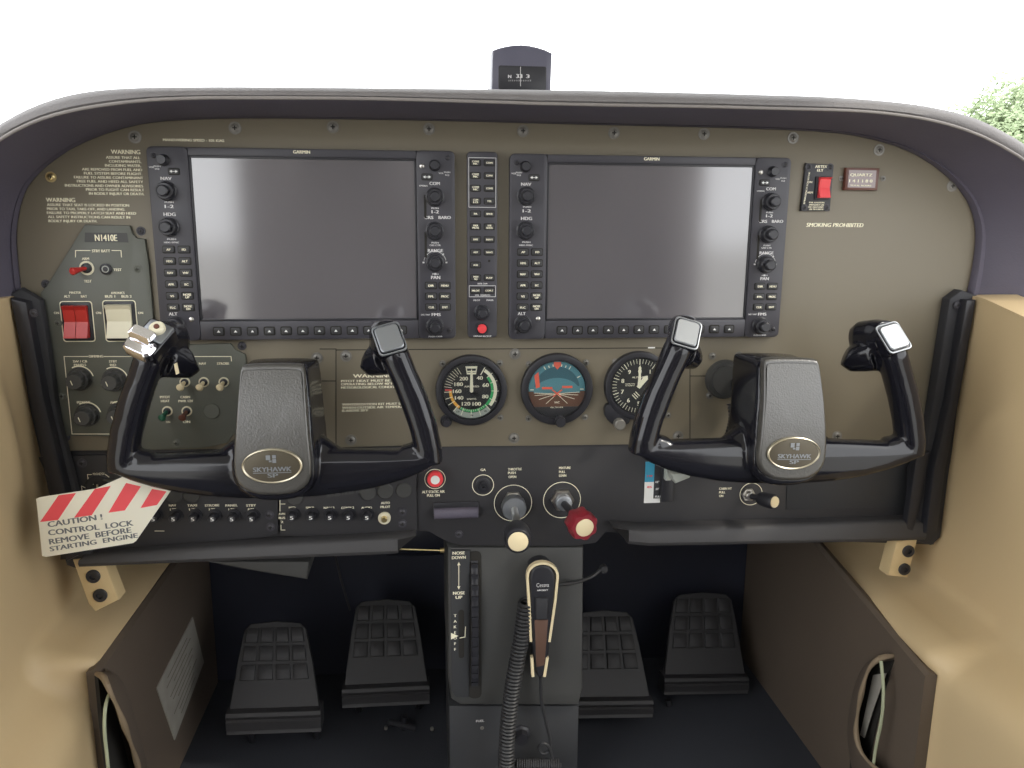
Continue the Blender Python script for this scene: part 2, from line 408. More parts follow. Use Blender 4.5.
b.flat([(p0[0]-1.7, p0[2]-1), (p0[0]+1.7, p0[2]-1), (p0[0], p0[2]+1.3)], p0[1]-1.6)
sk = obj('softkey', b, ['seam', 'button', 'white'], dsp, p0)
for i in range(1, 12): again(sk, (p0[0]+i*17.1, p0[1], p0[2]), dsp)
b = MB(); Y = FY-.15
for s, cx, yb, h, w in [('VOL', 151.5, 168, 1.6, 5), ('PUSH', 157, 167, 1.4, 6), ('SQ', 157, 169.6, 1.4, 4), ('NAV', 166, 180, 3, 10), ('PUSH', 169, 203, 1.5, 8), ('1-2', 169, 208, 3, 8), ('HDG', 169.5, 216, 3.2, 11), ('PUSH', 171.5, 240, 1.5, 8), ('HDG SYNC', 171.5, 243.2, 1.5, 14),
                        ('VOL', 441, 174, 1.5, 5), ('PUSH', 447, 173, 1.4, 6), ('SQ', 447, 175.8, 1.4, 4), ('COM', 434.5, 185, 3, 10), ('EMERG', 423.5, 186.5, 1.5, 8), ('PUSH', 435, 209, 1.5, 7), ('1-2', 435, 213.3, 3, 7), ('CRS', 428.5, 219, 3, 9), ('BARO', 444.5, 219, 3, 12), ('PUSH', 435, 243.5, 1.5, 7), ('CRS CTR', 435, 246, 1.5, 11),
                        ('RANGE', 435.3, 252, 3, 15), ('PUSH', 435.3, 274.7, 1.3, 6), ('PAN', 435.5, 279, 3.2, 9), ('FMS', 436, 316, 3, 9), ('DFLT MAP', 425.5, 315.5, 1.5, 9), ('PUSH CRSR', 435.5, 337.2, 1.5, 14), ('ALT', 173, 315.5, 3, 8)]:
    P = px2(cx, yb, Y); b = MB(); b.text3(s, P, (1, 0, 0), (0, 0, 1), h*1.05, width=w*1.04, align='C'); obj('key_caption', b, 'grey_print', dsp, P)
b = MB()
rc = px2(435, 262.5, Y); b.arc(rc, 11.4, 11.9, -80, -50); b.arc(rc, 11.4, 11.9, -38, -8); b.arc(rc, 11.4, 11.9, 8, 38); b.arc(rc, 11.4, 11.9, 50, 80)
for a in (-90, -45, 0, 45, 90, 180): b.tick(rc, a, 11, 13, 1.6)
obj('range_scale', b, 'grey_print', dsp)
b = MB(); P = on(301.5, 153.6, FY+.4); b.text3('GARMIN', P, (1, 0, 0), (0, 0, 1), 3.2, width=16.5, align='C'); obj('maker_mark', b, 'cream', dsp)
b = MB(); q = px2(422, 166); b.lathe(q, [(0, 2.6), (.8, 2.4), (1.4, 1.3), (1.4, .1)], 14); l0 = obj('light_sensor', b, 'steel', dsp, q); again(l0, px2(191.5, 319.5), dsp)
b = MB(); q = (x1-26.5, FY-.4, z1-78)
b.box(x1-32, x1-29.6, FY-.25, FY, z1-68, z1-44); b.box(x1-32, x1-29.6, FY-.25, FY, z1-108, z1-82); obj('card_slot', b, 'seam', dsp)
s0 = make_screw(dsp, (x1-7, FY, z1-7), 3.6, 'bezel'); again(s0, (x1-7, FY, z0+9), dsp); again(s0, (x0+7, FY, z1-9), dsp); again(s0, (x0+9, FY, z0+8), dsp)
T2 = on(510, 153, FY)
clone(dsp, (T2[0]-x0, 0, -1.5), 'large black cockpit display right of the narrow audio panel, beside the red switch plate', 'pair of flight displays')

# ================================================================== AUDIO PANEL
a0 = on(467, 151.5, FY); aw = 31.5
ap = thing('audio_panel', 'narrow upright black audio control panel between the two large displays, red button at its foot', 'audio panel', (a0[0]+aw/2, 0, a0[2]-DH))
ax, az = a0[0]+aw/2, a0[2]
b = MB(); b.prism(rrect(ax, az-DH/2+.5, aw, DH-1, 3.5), FY, 0, 1); obj('plate', b, 'bezel', ap)
rowsA = [('COM1 MIC', 'COM1'), ('COM2 MIC', 'COM2'), ('COM3 MIC', 'COM3'), ('COM 1/2', 'TEL'), ('PA', 'SPKR'), ('MKR MUTE', 'HI SENS'), ('DME', 'NAV1'), ('ADF', 'NAV2'), ('AUX', None), ('MAN SQ', 'PLAY'), ('PILOT', 'COPLT')]
for i, (l, r) in enumerate(rowsA):
    zz = on(480, 162.8+12.77*i, FY)[2]
    for s, xx in ((l, ax-7.2), (r, ax+7.2)):
        if s: key(ap, (xx, FY, zz), 9.8, 5.4, s.split(' '), fs=1.9)
b = MB()
def frame(b, xa, xb, za, zb, Y, w=.5):
    for q in ((xa, xb, za, za+w), (xa, xb, zb-w, zb), (xa, xa+w, za, zb), (xb-w, xb, za, zb)): b.box(q[0], q[1], Y-.15, Y, q[2], q[3])
frame(b, ax-14.3, ax+14.3, on(480, 207.5, FY)[2], on(480, 157.5, FY)[2], FY); obj('outline_box', b, 'grey_print', ap)
b = MB(); frame(b, ax-14.3, ax+14.3, on(480, 297, FY)[2], on(480, 285.5, FY)[2], FY); obj('outline_box', b, 'grey_print', ap)
b = MB()
for s, x_, y_, w in [('INTR COM', 0, 284.5, 10), ('VOL  SQUELCH', 0, 296, 16), ('PILOT', -6, 301, 7), ('PASS', 8, 301, 7), ('DISPLAY BACKUP', 0, 337, 19)]:
    b.text3(s, (ax+x_, FY-.15, on(480, y_, FY)[2]), (1, 0, 0), (0, 0, 1), 1.7, width=w, align='C')
obj('lettering', b, 'grey_print', ap)
kn = on(480.5, 312.5, FY); knob(ap, (ax-.5, FY, kn[2]), 7.6, 15)
rb = (ax-.5, FY, on(480, 328.5, FY)[2]); b = MB(); b.ring(rb, 5, 6.2, FY-2, FY); b.m = 1; b.lathe(rb, [(0, 5), (3, 5), (4, 4.2), (4.2, .1)], 24); obj('backup_button', b, ['black', 'bright_red'], ap, rb, label='round bright red push button')
b = MB(); b.lathe((ax+7.2, FY, on(480, 261, FY)[2]), [(-.1, 1.3), (.2, 1.3), (.2, .1)], 12); obj('sensor_dot', b, 'seam', ap)

# ================================================================== LEFT SWITCH PANEL
sp = thing('switch_panel', 'grey switch plate at the far left with red and white rocker switches and dimmer knobs', 'switch panel', (*xz(62, 434), 0)[:1]+(0,)+(xz(62, 434)[1],))
o_ = px_poly([(86, 224.5), (131, 225.5), (134, 234), (138, 238), (146, 239), (150, 265), (157, 345), (231, 343), (236, 349), (246, 354), (247, 364), (240, 425), (228, 442), (205, 447), (146, 449), (118, 436), (66, 435), (42, 292), (48, 286), (51, 281)])
b = MB(); b.prism(o_, -4, 0, 1.2); obj('plate', b, 'grey_plate', sp)
b = MB(); b.flat(px_poly([(85, 232.5), (127, 233), (128.5, 242.5), (84.5, 242)], -4.2), -4.2); obj('registration_strip', b, 'console', sp)
SY = -4.3
b = MB(); b.t('N1410E', 95, 117, 241, 6.5, Y=-4.5); obj('registration_letters', b, 'cream', sp)
def line(b, pts, Y, w=.7):
    for i in range(len(pts)-1):
        a, c = Vector(on(*pts[i], Y)), Vector(on(*pts[i+1], Y)); d = (c-a); n = Vector((-d.z, 0, d.x)).normalized()
        b.obox((a+c)/2, d/2+d.normalized()*w/2, (0, .1, 0), n*w/2)
b = MB()
line(b, [(75.5, 257), (75.5, 250.5), (90, 250.5)], SY); line(b, [(112, 250.5), (121, 250.5), (121.5, 257)], SY)
for s, xa, xb, yb, h in [('STBY BATT', 92, 110, 252.3, 2.8), ('ARM', 82, 89, 260, 2.6), ('OFF', 71, 76.5, 270.5, 2.6), ('TEST', 84, 91.5, 282.5, 2.6), ('TEST', 113.5, 121.5, 271, 2.6), ('MASTER', 69.5, 81, 293.7, 2.3), ('ALT', 64, 70, 297.6, 2.5), ('BAT', 81, 87, 297.6, 2.5),
                         ('AVIONICS', 111, 124.5, 294, 2.3), ('BUS 1', 105, 115, 297.6, 2.5), ('BUS 2', 121.5, 131.5, 297.6, 2.5), ('ON', 54, 59, 314, 2.3), ('ON', 96, 101, 314, 2.3), ('ON', 138, 143, 314, 2.3),
                         ('DIMMING', 89, 103, 357.5, 2.4), ('SW / CB', 73, 87, 362.5, 2.3), ('PANELS', 74, 86, 366, 2.3), ('STBY', 109, 117, 362.5, 2.3), ('IND', 110, 116, 366, 2.3), ('PEDESTAL', 77, 91, 403.5, 2.4), ('AVIONICS', 110, 126, 403.5, 2.4),
                         ('LIGHTS', 178, 192, 357.5, 2.4), ('TAXI', 178, 186, 364.7, 2.4), ('NAV', 199, 206, 364.7, 2.4), ('STROBE', 217, 229, 364.7, 2.4), ('PITOT', 160, 170, 398.2, 2.4), ('HEAT', 161, 169.5, 402.2, 2.4), ('CABIN', 180.5, 190, 398.2, 2.4), ('PWR 12V', 178.5, 193, 402.2, 2.4), ('ON', 166, 170, 423, 2), ('ON', 183, 190, 423, 2.4)]:
    b.t(s, xa, xb, yb, h, Y=SY)
line(b, [(88, 356.5), (64, 356.5), (72, 434), (128, 434)], SY); line(b, [(104, 356.5), (154, 356.5), (155, 364)], SY); line(b, [(193, 356.5), (231, 356.5), (231.5, 361)], SY)
obj('lettering', b, 'cream', sp)
def rrect_px(xa, xb, ya, yb, Y, r): A1 = on(xa, ya, Y); A2 = on(xb, yb, Y); return rrect((A1[0]+A2[0])/2, (A1[2]+A2[2])/2, A2[0]-A1[0], A1[2]-A2[2], r)
def rocker(xa, xb, ya, yb, m, label, halves):
    c = on((xa+xb)/2, (ya+yb)/2, -4); b = MB(); w = (xb-xa)*1.075; h = (yb-ya)*1.075
    P = rrect(c[0], c[2], w, h, 3); Q = rrect(c[0], c[2], w-1.6, h-1.6, 2.5)
    n = len(P); b.m = 1; b.rings([[(p[0], -4, p[1]) for p in P], [(p[0], -4.6, p[1]) for p in P], [(p[0], -4.6, p[1]) for p in Q], [(p[0], -4, p[1]) for p in Q]], cap0=False, cap1=False)
    b.m = 0; b.prism(rrect(c[0], c[2], w-2.4, h-2.4, 2), -5.6, -4, .8)
    fr = obj('rocker_housing', b, ['black', 'cream'], sp, c)
    k = halves
    for i in range(k):
        cw = (w-8)/k; cx = c[0]-(w-8)/2+cw*(i+.5); b = MB(); R = []
        for s_ in (-1, 1):                                   # rocker profile in y,z swept across x
            ring = [(-4.5, -h/2+4.5), (-14.5, -h/2+5), (-12.8, -h/2+8), (-8.0, 0), (-9.6, h/2-9), (-12.6, h/2-4.5), (-4.5, h/2-4)]
            xs = cx+s_*(cw/2-.3); R.append([(xs, y, c[2]+z) for y, z in ring])
        b.rings(R); obj('rocker', b, m, fr, (cx, -4, c[2]), ang=20)
    return fr
f1 = rocker(63, 92.5, 302, 341, 'red_plastic', '', 2); f1['label'] = 'pair of red rocker switches in a cream outlined frame'
f2 = rocker(105.5, 136, 301, 341, 'ivory', '', 1); f2['label'] = 'white rocker switch in a cream outlined frame'
def dimmer(x, y):
    c = on(x, y, -4); b = MB(); b.lathe(c, [(0, 12.4), (1, 12.4), (1, .1)], 36); b.lathe((c[0], c[1]-1, c[2]), [(0, 11), (6, 10.6), (6.5, 10), (6.5, 8.6), (14, 8.2), (15, 7.4), (15, .1)], 48, flutes=12, amp=.035)
    b.m = 1; b.obox((c[0]-2, c[1]-16.2, c[2]-1), (.35, 0, .15), (0, .1, 0), (-.8, 0, 2.4)); b.arc((c[0], c[1]-.2, c[2]), 13, 14.2, -30, 78)
    return obj('dimmer_knob', b, ['console', 'cream'], sp, c)
d0 = dimmer(80, 379)
for q in ((114.5, 380), (87.5, 415), (120, 414)): again(d0, on(*q, -4), sp)
def toggle(x, y, dx, dz, m, label=None, rr=5.4):
    c = on(x, y, -4); b = MB(); b.ring(c, rr*.72, rr, -5, -4, 24); b.m = 1; b.lathe(c, [(0, rr*.7), (2.5, rr*.7), (3.5, rr*.45), (3.5, .1)], 20); hs = obj('toggle_switch', b, ['ivory', 'black'], sp, c, label=label)
    e = (c[0]+dx, c[1]-15, c[2]+dz); b = MB(); b.tube([(c[0], c[1]-2, c[2]), (c[0]+dx*.5, c[1]-9, c[2]+dz*.5), e, (e[0]+dx*.06, e[1]-1.3, e[2]+dz*.06)], [1.8, 2.4, 4.0, 2.2], 14); obj('lever', b, m, hs, c)
    return hs
toggle(87, 268, -8.5, -2.5, 'red_plastic', 'toggle switch with a red lever', 7.2)
tg = toggle(185, 382, -1, -3, 'beige_plastic', 'toggle switch with a cream lever'); again(tg, on(204, 382, -4), sp); again(tg, on(224, 382, -4), sp)
toggle(167.5, 411, -1.5, -4, 'green_plastic', 'toggle switch with a green lever'); toggle(187, 411, -1, -4, 'brown_plastic', 'toggle switch with a dark brown lever')
c = on(106.5, 269, -4); b = MB(); b.lathe(c, [(0, 5.6), (2.6, 5.6), (3, 5), (3, .1)], 24); b.m = 1; b.ring((c[0], -7, c[2]), 2.6, 3.5, -7.3, -7); obj('test_lamp', b, ['black', 'dial_grey'], sp, c)
c = on(212, 411, -4); b = MB(); b.lathe(c, [(0, 8.4), (1, 8.4), (1.6, 7.8), (1.6, .1)], 30); obj('blank_plug', b, 'grey_plate', sp, c)
ss = make_screw(sp, on(137.5, 269, -4), 4.5, 'grey_plate')
for q in ((58, 323), (176, 443), (62, 396)): again(ss, on(*q, -4), sp)
bs = make_screw(sp, on(141, 231, -.1), 4.6, 'bezel')
for q in ((46, 284), (242, 346), (66, 437)): again(bs, on(*q, -.1), sp)

# ================================================================== SMALL PANEL UNITS, RIGHT
et = thing('beacon_switch_plate', 'small black plate with a red rocker switch right of the right display', 'switch', (*xz(817, 211)[:1], 0, xz(817, 211)[1]))
E_ = px_poly([(806, 163), (834, 165), (830, 211), (800.5, 211)], -3)
b = MB(); b.prism(E_, -3, 0, .8); obj('plate', b, 'black', et)
b = MB(); Y = -3.2
b.t('ARTEX', 815, 827, 168, 2.9, Y=Y); b.t('ELT', 817, 823, 171.6, 2.6, Y=Y)
for s, xa, xb, yb, h in [('ON', 807.5, 812, 183, 2), ('ARM', 807, 812.5, 193.5, 2), ('FOR AVIATION', 809, 824, 203.3, 1.5), ('EMERGENCY USE', 809, 824, 205.6, 1.5), ('ONLY UNAUTHORIZED', 808, 824.5, 207.8, 1.5), ('USE PROHIBITED', 809, 824, 210, 1.5)]: b.t(s, xa, xb, yb, h, Y=Y)
P = on(804.8, 204, Y); b.text3('EMERGENCY LOCATOR', P, (.1, 0, 1), (-1, 0, .1), 1.8, width=34)
obj('lettering', b, 'cream', et)
c = on(822.5, 188, -3); b = MB(); b.prism(rrect(c[0], c[2], 18, 25, 1.5), -5, -3, .6); hs = obj('rocker_housing', b, 'black', et, c)
b = MB(); R = []
for s_ in (-1, 1): R.append([(c[0]+s_*6, y, c[2]+z) for y, z in [(-4, -11), (-11.5, -10.5), (-7.5, 0), (-9, 9), (-12, 11), (-4, 11.5)]])
b.rings(R); obj('rocker', b, 'bright_red', hs, c, ang=20)
es = make_screw(et, on(808.5, 167, -3), 3.8, 'bezel')
for q in ((830, 167), (804.5, 207.5), (826.5, 207.5)): again(es, on(*q, -3), et)
hm = thing('hour_meter', 'small rectangular hour meter with a pale window between two tiny screws near the top right', 'gauge', (*xz(861, 190)[:1], 0, xz(861, 190)[1]))
H_ = px_poly([(846.5, 167.5), (880, 168), (877.5, 190.5), (844.5, 190)], -5)
b = MB(); b.prism(H_, -5, 0, 1); obj('frame', b, 'brown_plastic', hm)
b = MB(); b.prism(px_poly([(849, 170), (876.5, 170.5), (875, 188), (847.5, 187.5)], -5.3), -5.4, -5); obj('window', b, 'lens', hm)
b = MB(); Y = -5.6; b.t('QUARTZ', 850, 872, 176.3, 2.8, Y=Y); b.t('1 4 1 1 8 0', 849, 872, 182.4, 3.0, Y=Y); b.t('TOTAL HOURS', 850, 871, 186.3, 1.6, Y=Y); obj('digits', b, 'cream', hm)
hs_ = make_screw(hm, on(841.5, 178.5), 3.0, 'dull_steel'); again(hs_, on(883, 178.5), hm)

# ================================================================== ROUND GAUGES
def gauge_shell(t, c, R, depth=9, inner=.86, flat_bottom=False):
    b = MB(); x, y, z = c
    b.lathe((x, 0, z), [(0, R*1.0), (depth-2, R*1.0), (depth-.6, R*.985), (depth, R*.95), (depth, R*inner+.6), (depth-3, R*inner), (depth-4, R*inner), (depth-4, .1)], 56); obj('bezel', b, 'black', t)
    b = MB(); b.lathe((x, -(depth-3.0), z), [(0, R*inner), (.4, R*inner), (.4, .1)], 48); return b
asi = thing('airspeed_indicator', 'round airspeed gauge with green, white and yellow arcs below the displays', 'gauge', on(471.5, 426))
c = on(471.5, 390.5, -6); R = 39.3
gauge_shell(asi, c, R, inner=.82); Y = -6.0; cy = (c[0], Y, c[2])
b = MB(); b.lathe((c[0], -5, c[2]), [(0, 32), (.9, 32), (.9, .1)], 48)
c1 = (c[0], -6.15, c[2]); c2 = (c[0], -6.3, c[2])
b.m = 2; b.arc(c1, 21.5, 24.4, 50, 212)                       # green
b.m = 1; b.arc(c1, 24.6, 28.2, 33, 130)                       # white
b.m = 3; b.arc(c1, 21.5, 24.6, 215, 270)                      # amber
b.m = 4; b.arc(c1, 21.5, 29, 270, 274)                        # red
b.m = 5; b.arc(c1, 25, 31, 138, 222)
b.m = 1
for a in (50, 69, 92, 115, 137, 160, 181, 203, 221, 238, 252, 267): b.tick(c2, a, 22, 30, .7)
for i in range(9): b.tick(c2, 279+i*6.2, 21.5 if i % 2 == 0 else 23, 30, .55)
for i in range(12): b.tick(c2, 145+i*6, 21.5, 23.5, .4)
b.tick(c2, 30, 20, 29.5, 1.0)
for s, a in (('40', 32), ('60', 69), ('80', 115), ('100', 160), ('120', 203), ('140', 240), ('160', 268), ('180', 297), ('200', 327)):
    r = 16.4 if len(s) == 2 else 16; t = math.radians(a); b.text3(s, (c[0]+r*math.sin(t), -6.2, c[2]+r*math.cos(t)-2), (1, 0, 0), (0, 0, 1), 4.1, width=6.6 if len(s) == 2 else 9, align='C')
b.text3('AIRSPEED', (c[0], -6.2, c[2]+3.6), (1, 0, 0), (0, 0, 1), 2, width=16, align='C'); b.text3('KNOTS', (c[0], -6.2, c[2]-10.5), (1, 0, 0), (0, 0, 1), 1.9, width=10, align='C')
b.m = 1; b.flat([(c[0]-6.5, c[2]+27), (c[0]+6.5, c[2]+27), (c[0]+5, c[2]+18), (c[0]-5, c[2]+18)], -6.2)
b.m = 0; b.flat([(c[0]-5, c[2]+24.5), (c[0]+5, c[2]+24.5), (c[0]+4.6, c[2]+22), (c[0]-4.6, c[2]+22)], -6.4); b.flat([(c[0]-4.6, c[2]+20.6), (c[0]+4.6, c[2]+20.6), (c[0]+4.4, c[2]+20), (c[0]-4.4, c[2]+20)], -6.4)
for a in (147, 180, 213): t = math.radians(a); b.text3({147: '80', 180: '100', 213: '120'}[a], (c[0]+28*math.sin(t), -6.3, c[2]+28*math.cos(t)-.8), (1, 0, 0), (0, 0, 1), 1.8, align='C')
obj('dial_face', b, ['dial', 'dial_white', 'green_print', 'amber', 'red_print', 'dial_grey'], asi)
b = MB(); b.flat([(c[0]-1.9, c[2]-1), (c[0], c[2]-2.4), (c[0]+1.9, c[2]-1), (c[0]+1.3, c[2]+20), (c[0], c[2]+24.5), (c[0]-1.3, c[2]+20)], -7.4, .5); obj('needle', b, 'dial_white', asi)
q = on(446, 420, 0); b = MB(); b.lathe(q, [(0, 6.5), (7, 6.5), (7, 4.6), (16, 4.4), (17, 3.6), (17, .1)], 24); obj('setting_knob', b, 'knob', asi, q)
b = MB(); b.lathe((c[0], -8, c[2]), [(0, 32.2), (.3, 32.2), (.3, .1)], 48); obj('glass', b, 'glass', asi)
s_ = make_screw(asi, on(442.5, 363.5), 3.6); [again(s_, on(*q), asi) for q in ((500, 363), (500.5, 417.5))]

ai = thing('attitude_indicator', 'round attitude gauge with blue sky and brown ground in the middle of the panel', 'gauge', on(557, 426))
c = on(557, 389.5, -6); R = 40.3
gauge_shell(ai, c, R, inner=.8)
b = MB(); X0, Z0 = c[0], c[2]; rI = 31.6
def seg(r, za, zb, n=24):
    """slice of a disc between heights za and zb"""
    P = []; ts = [za+(zb-za)*i/n for i in range(n+1)]
    for t in ts: P.append((X0+math.sqrt(max(0, r*r-t*t)), Z0+t))
    for t in reversed(ts): P.append((X0-math.sqrt(max(0, r*r-t*t))-1e-3, Z0+t))
    return P
b.m = 0; b.prism(seg(rI, -2, rI-.05), -5.6, -5); b.m = 1; b.prism(seg(rI, -rI+.05, -2), -5.6, -5)
b.m = 2; b.arc((X0, -5.75, Z0), 0.1, 25.5, -82, 82)                                   # dark band of the inner card
b.m = 0; b.prism([(X0+26*math.cos(t), Z0-4+17*math.sin(t)) for t in [PI*i/20 for i in range(21)]], -5.95, -5.7)
b.m = 1; b.prism([(X0-26, Z0-4)]+[(X0-26+52*i/12, Z0-4-3*abs(1-i/6)*0) for i in range(1, 13)]+[(X0+22, Z0-20), (X0-22, Z0-20)], -5.9, -5.6)
b.m = 3
for a in (-90, -30, -20, -10, 10, 20, 30, 60, 90): b.tick((X0, -5.95, Z0+(0)), a, 26, 30 if abs(a) in (30, 60, 90) else 28.6, 1.0)
for q in ((-25, -6.5, 25, -3.2), (-25, -3.6, 24, -6.6), (-20, -11, 0, -4.8), (20, -11, 0, -4.8), (-12, -16, 0, -5), (12, -16, 0, -5)):
    a = Vector((X0+q[0], -6.05, Z0+q[1])); e = Vector((X0+q[2], -6.05, Z0+q[3])); d = e-a; n = Vector((-d.z, 0, d.x)).normalized(); b.obox((a+e)/2, d/2, (0, .06, 0), n*.28)
b.m = 4
b.flat([(X0-4, Z0+31), (X0+4, Z0+31), (X0+4, Z0+27), (X0, Z0+22.5), (X0-4, Z0+27)], -6.1)
b.flat([(X0-25.5, Z0+16), (X0-21, Z0+20), (X0-19, Z0+3), (X0-23.5, Z0+1.5)], -6.1)
b.m = 5; b.prism(seg(rI, -rI+.05, -19.5), -6.6, -5)
obj('horizon_card', b, ['sky_blue', 'earth', 'sky_dark', 'dial_white', 'orange_red', 'black'], ai)
b = MB(); b.box(X0-17, X0-5.5, -7.6, -7.1, Z0+.8, Z0+3.2); b.box(X0+5.5, X0+17, -7.6, -7.1, Z0+1.8, Z0+4.2); b.flat([(X0-6, Z0-.5), (X0-5, Z0+.6), (X0+5, Z0-7.5), (X0+4, Z0-8.2)], -7.4); b.flat([(X0+6, Z0-.5), (X0+5, Z0+.6), (X0-5, Z0-7.5), (X0-4, Z0-8.2)], -7.4)
obj('miniature_aeroplane', b, 'orange_red', ai)
b = MB(); b.text3('VAC', (X0, -6.9, Z0-15.5), (1, 0, 0), (0, 0, 1), 2.2, width=6, align='C'); b.text3('PULL TO CAGE', (X0, -6.9, Z0-20.8), (1, 0, 0), (0, 0, 1), 1.5, width=14, align='C'); obj('lettering', b, 'dial_white', ai)
q = on(559.5, 420.5, -7); b = MB(); b.lathe(q, [(0, 6), (9, 5.8), (10, 5), (10, .1)], 36, flutes=12, amp=.04); obj('caging_knob', b, 'knob', ai, q)
b = MB(); b.lathe((X0, -8, Z0), [(0, 32), (.3, 32), (.3, .1)], 48); obj('glass', b, 'glass', ai)
s_ = make_screw(ai, on(529, 364), 3.8); [again(s_, on(*q), ai) for q in ((586, 362.5), (528.5, 418.5), (585, 417))]

al = thing('altimeter', 'round black altimeter with two cream hands, half behind the right yoke', 'gauge', on(640, 420))
c = on(639, 386, -6); R = 39.0; X0, Z0 = c[0], c[2]
gauge_shell(al, c, R, inner=.83)
b = MB(); b.lathe((X0, -5, Z0), [(0, 32), (.9, 32), (.9, .1)], 48); b.m = 1
for i in range(50): b.tick((X0, -6.1, Z0), i*7.2, 25.5 if i % 5 else 24, 30.5, .5 if i % 5 else .9)
for i in range(10):
    t = math.radians(i*36); b.text3(str(i), (X0+20*math.sin(t), -6.15, Z0+20*math.cos(t)-2.3), (1, 0, 0), (0, 0, 1), 4.6, align='C')
b.text3('ALTITUDE', (X0, -6.15, Z0+9), (1, 0, 0), (0, 0, 1), 2, width=17, align='C'); b.text3('CALIBRATED', (X0-10.5, -6.15, Z0+2), (1, 0, 0), (0, 0, 1), 1.2, width=11, align='C'); b.text3('TO 20,000 FT', (X0-10.5, -6.15, Z0), (1, 0, 0), (0, 0, 1), 1.2, width=11, align='C')
for i in range(3): b.obox((X0-5+i*1.8, -6.15, Z0-12.5+i*1.8), (2.4, 0, -2.4), (0, .08, 0), (.35, 0, .35))
obj('dial_face', b, ['dial', 'dial_white'], al)
b = MB(); b.flat([(X0-2.2, Z0-1.5), (X0+2.2, Z0-1.5), (X0+1.2, Z0+14), (X0+2, Z0+17), (X0, Z0+24), (X0-2, Z0+17), (X0-1.2, Z0+14)], -7.5, .4); obj('long_hand', b, 'dial_white', al)
b = MB(); t = math.radians(38); d = (math.sin(t), math.cos(t)); n = (math.cos(t), -math.sin(t)); b.flat([(X0+d[0]*u+n[0]*v, Z0+d[1]*u+n[1]*v) for u, v in ((-2, -2.2), (-2, 2.2), (12, 2.8), (15, 0), (12, -2.8))], -7.1, .3); obj('short_hand', b, 'dial_white', al)
q = on(617, 421.5, 0); b = MB(); b.prism(smooth_poly(px_poly([(603, 408), (606, 402), (616, 404), (630, 416), (626, 424), (612, 424), (604, 416)]), 1), -8, 0, 1); b.m = 1; b.lathe((q[0], -8, q[2]), [(0, 6.4), (8, 6.2), (9, 5.2), (9, .1)], 36, flutes=16, amp=.03); obj('setting_knob', b, ['black', 'dull_steel'], al, q)
b = MB(); b.lathe((X0, -8, Z0), [(0, 32.2), (.3, 32.2), (.3, .1)], 48); obj('glass', b, 'glass', al)
s_ = make_screw(al, on(615, 361.5), 3.6); again(s_, on(668, 415), al)

# ================================================================== LOWER PANEL
lp = thing('lower_panel', 'matt black lower panel strip below the olive panel, holding engine knobs', 'panel', (45, 2, -440))
b = MB(); P = px_poly([(60, 450), (520, 445), (928, 439), (936, 545), (640, 535), (606, 532), (596, 543), (575, 546)], 2)+px_poly([(520, 546.5), (460, 545.5), (447, 542), (438, 537), (430, 532), (416, 531), (60, 560)], 2)
b.prism(P, 2, 10, 1.2); obj('face_plate', b, 'lower_panel', lp)
b = MB(); b.prism(px_poly([(788, 466), (905, 462), (907, 507), (786, 510)], 1), .8, 3, 1); obj('glovebox_door', b, 'console_dark', lp)
b = MB(); Y = 1.6
for r in [('ALT STATIC AIR', 422, 444.5, 493, 2.6), ('PULL ON', 427, 439.5, 496.6, 2.6), ('GA', 480.5, 485.5, 471, 2.4), ('THROTTLE', 508, 521.5, 470.3, 2.4), ('PUSH', 508, 515.5, 474, 2.4), ('OPEN', 508.5, 516, 478, 2.4), ('MIXTURE', 559, 570.5, 469, 2.4), ('PULL', 559, 565, 473, 2.4), ('LEAN', 559, 566, 476.7, 2.4),
          ('CABIN HT', 719, 731.5, 489.7, 2.3), ('PULL', 719, 725, 493.4, 2.3), ('ON', 719, 723, 497, 2.3)]:
    b = MB(); b.t(*r, Y=Y); obj('caption', b, 'cream', lp)
for x, y, r in ((483, 485, 11.6), (513, 503, 20.5), (562, 500, 20.5), (435, 479, 11), (751, 494, 13)):
    c = on(x, y, 1.8); b = MB(); b.ring(c, r*1.07-.7, r*1.07, 1.5, 1.9, 44); obj('ring_marking', b, 'cream', lp)
b = MB(); c = on(456, 509, 0); b.prism(rrect(c[0], c[2], 52, 16, 2), .2, 2, .8); sl = obj('pull_tray', b, 'black', lp, c); b = MB(); b.sections([(c[0]-25, -2, c[2]-4), (c[0]+25, -2, c[2]-4)], [(6, 6), (6, 6)], 16, 2.6); obj('handle', b, 'hood', sl, c)
make_screw(lp, on(459, 534, 2), 4.6, 'bezel')
b = MB(); c = on(483, 485, 2); b.lathe(c, [(0, 8.5), (1.5, 8.5), (2, 7.5), (2, 5), (3.5, 4.6), (3.5, 2.2), (1.5, 2.2), (1.5, .1)], 28); obj('jack_socket', b, 'black', lp, c)
# red static knob
st = thing('static_air_knob', 'small red and white pull knob at the right corner of the left yoke', 'knob', on(435, 486, 2)); c = on(435, 475, 2)
b = MB(); b.lathe(c, [(0, 4), (10, 4), (10, 8.6), (16, 9), (17.5, 8.2), (17.5, .1)], 32); obj('knob_head', b, 'bright_red', st)
b = MB(); b.lathe((c[0], c[1]-17.5, c[2]), [(0, 5), (.6, 5), (.6, .1)], 24); obj('face_disc', b, 'white', st)
